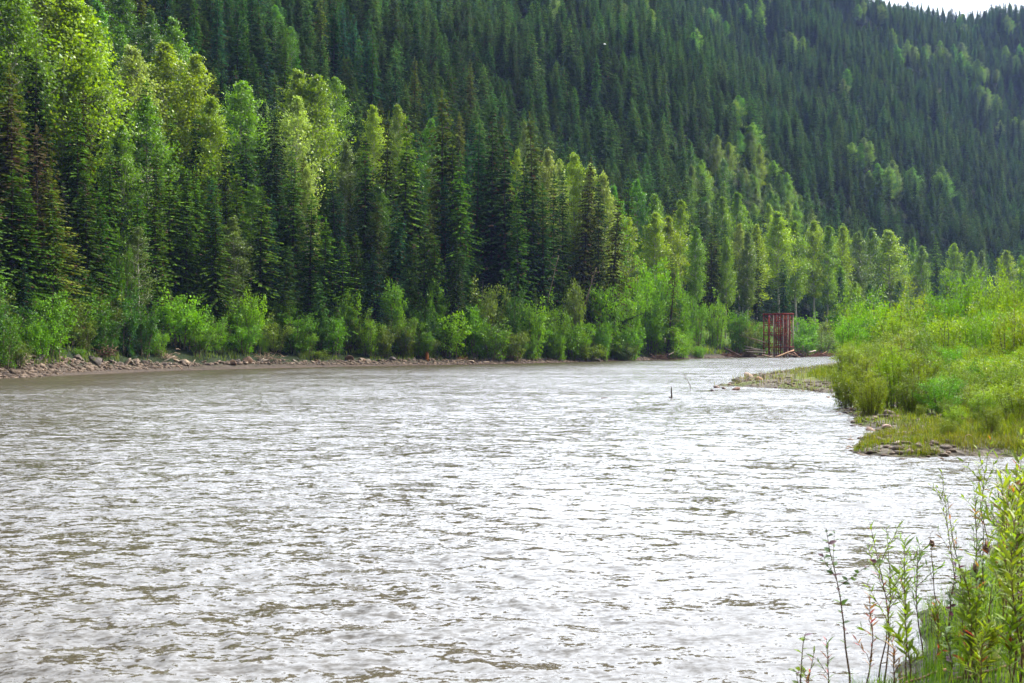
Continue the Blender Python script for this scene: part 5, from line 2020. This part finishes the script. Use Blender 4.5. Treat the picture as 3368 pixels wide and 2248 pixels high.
# ------------------------------------------------------------------ light
SUN_EL, SUN_AZ = R(43), R(66)        # azimuth measured from the view direction towards the right
sd_ = Vector((math.sin(SUN_AZ) * math.cos(SUN_EL), math.cos(SUN_AZ) * math.cos(SUN_EL), math.sin(SUN_EL)))
sl = bpy.data.lights.new('sun', 'SUN')
sl.energy = 5.0
sl.angle = R(.6)
sl.color = (1, .94, .82)
so_ = bpy.data.objects.new('sun', sl)
COL.objects.link(so_)
so_.rotation_euler = sd_.to_track_quat('Z', 'Y').to_euler()
so_.location = sd_ * 500
world = bpy.data.worlds.new('World')
scene.world = world
world.use_nodes = True
nt = world.node_tree
nd, lk = nt.nodes, nt.links
nd.clear()
sky = nd.new('ShaderNodeTexSky')
sky.sky_type = 'NISHITA'
sky.sun_disc = False
sky.sun_elevation = SUN_EL
sky.sun_rotation = SUN_AZ
sky.air_density = 1.0
sky.dust_density = 1.2
tc = nd.new('ShaderNodeTexCoord')
mp = nd.new('ShaderNodeMapping')
mp.inputs['Scale'].default_value = (1, 1, 2.6)
lk.new(tc.outputs['Generated'], mp.inputs['Vector'])
cn = nd.new('ShaderNodeTexNoise')
cn.inputs['Scale'].default_value = 2.3
cn.inputs['Detail'].default_value = 7
cn.inputs['Roughness'].default_value = .58
lk.new(mp.outputs[0], cn.inputs['Vector'])
rp = nd.new('ShaderNodeValToRGB')
rp.color_ramp.elements[0].position = .28
rp.color_ramp.elements[1].position = .48
lk.new(cn.outputs['Fac'], rp.inputs[0])
mx = nd.new('ShaderNodeMix')
mx.data_type = 'RGBA'
lk.new(rp.outputs[0], mx.inputs[0])
lk.new(sky.outputs[0], mx.inputs[6])
# cloud, with an unseen bright lobe ahead shaped to whiten the river's reflection
dt = nd.new('ShaderNodeVectorMath')
dt.operation = 'DOT_PRODUCT'
lk.new(tc.outputs['Generated'], dt.inputs[0])
dt.inputs[1].default_value = (math.sin(R(6)) * math.cos(R(45)), math.cos(R(6)) * math.cos(R(45)), math.sin(R(45)))
cb_ = math_node(nt, 'MULTIPLY_ADD', math_node(nt, 'POWER', math_node(nt, 'MAXIMUM', dt.outputs['Value'], 0.0), 4.0), 66.0)
cb_.node.inputs[2].default_value = 4.0
cc = nd.new('ShaderNodeCombineColor')
for i_ in range(3):
    lk.new(math_node(nt, 'MULTIPLY', cb_, (.91, .98, 1.10)[i_]), cc.inputs[i_])
lk.new(cc.outputs[0], mx.inputs[7])
bg = nd.new('ShaderNodeBackground')
bg.inputs['Strength'].default_value = .083
lk.new(mx.outputs[2], bg.inputs['Color'])
wo = nd.new('ShaderNodeOutputWorld')
lk.new(bg.outputs[0], wo.inputs['Surface'])

# ------------------------------------------------------------------ camera and render settings
cam = bpy.data.cameras.new('camera')
cam.lens = 35
cam.sensor_width = 36
cam.clip_end = 4000
cam.clip_start = .1
cam.dof.use_dof = True
cam.dof.focus_distance = 130
cam.dof.aperture_fstop = 4.5
co_ = bpy.data.objects.new('camera', cam)
COL.objects.link(co_)
co_.location = (0, 0, EYE)
co_.rotation_euler = (R(90) + math.atan((HY - 1124) / FPX), 0, 0)
scene.camera = co_
scene.view_settings.view_transform = 'Standard'
scene.view_settings.look = 'None'
scene.view_settings.exposure = .94
scene.view_settings.gamma = 1
cy = scene.cycles
cy.max_bounces = 6
cy.diffuse_bounces = 3
cy.glossy_bounces = 3
cy.transmission_bounces = 3
cy.volume_bounces = 0
cy.transparent_max_bounces = 8
cy.sample_clamp_indirect = 8
cy.use_denoising = True
cy.denoiser = 'OPENIMAGEDENOISE'
cy.denoising_input_passes = 'RGB_ALBEDO_NORMAL'
cy.caustics_reflective = False
cy.caustics_refractive = False
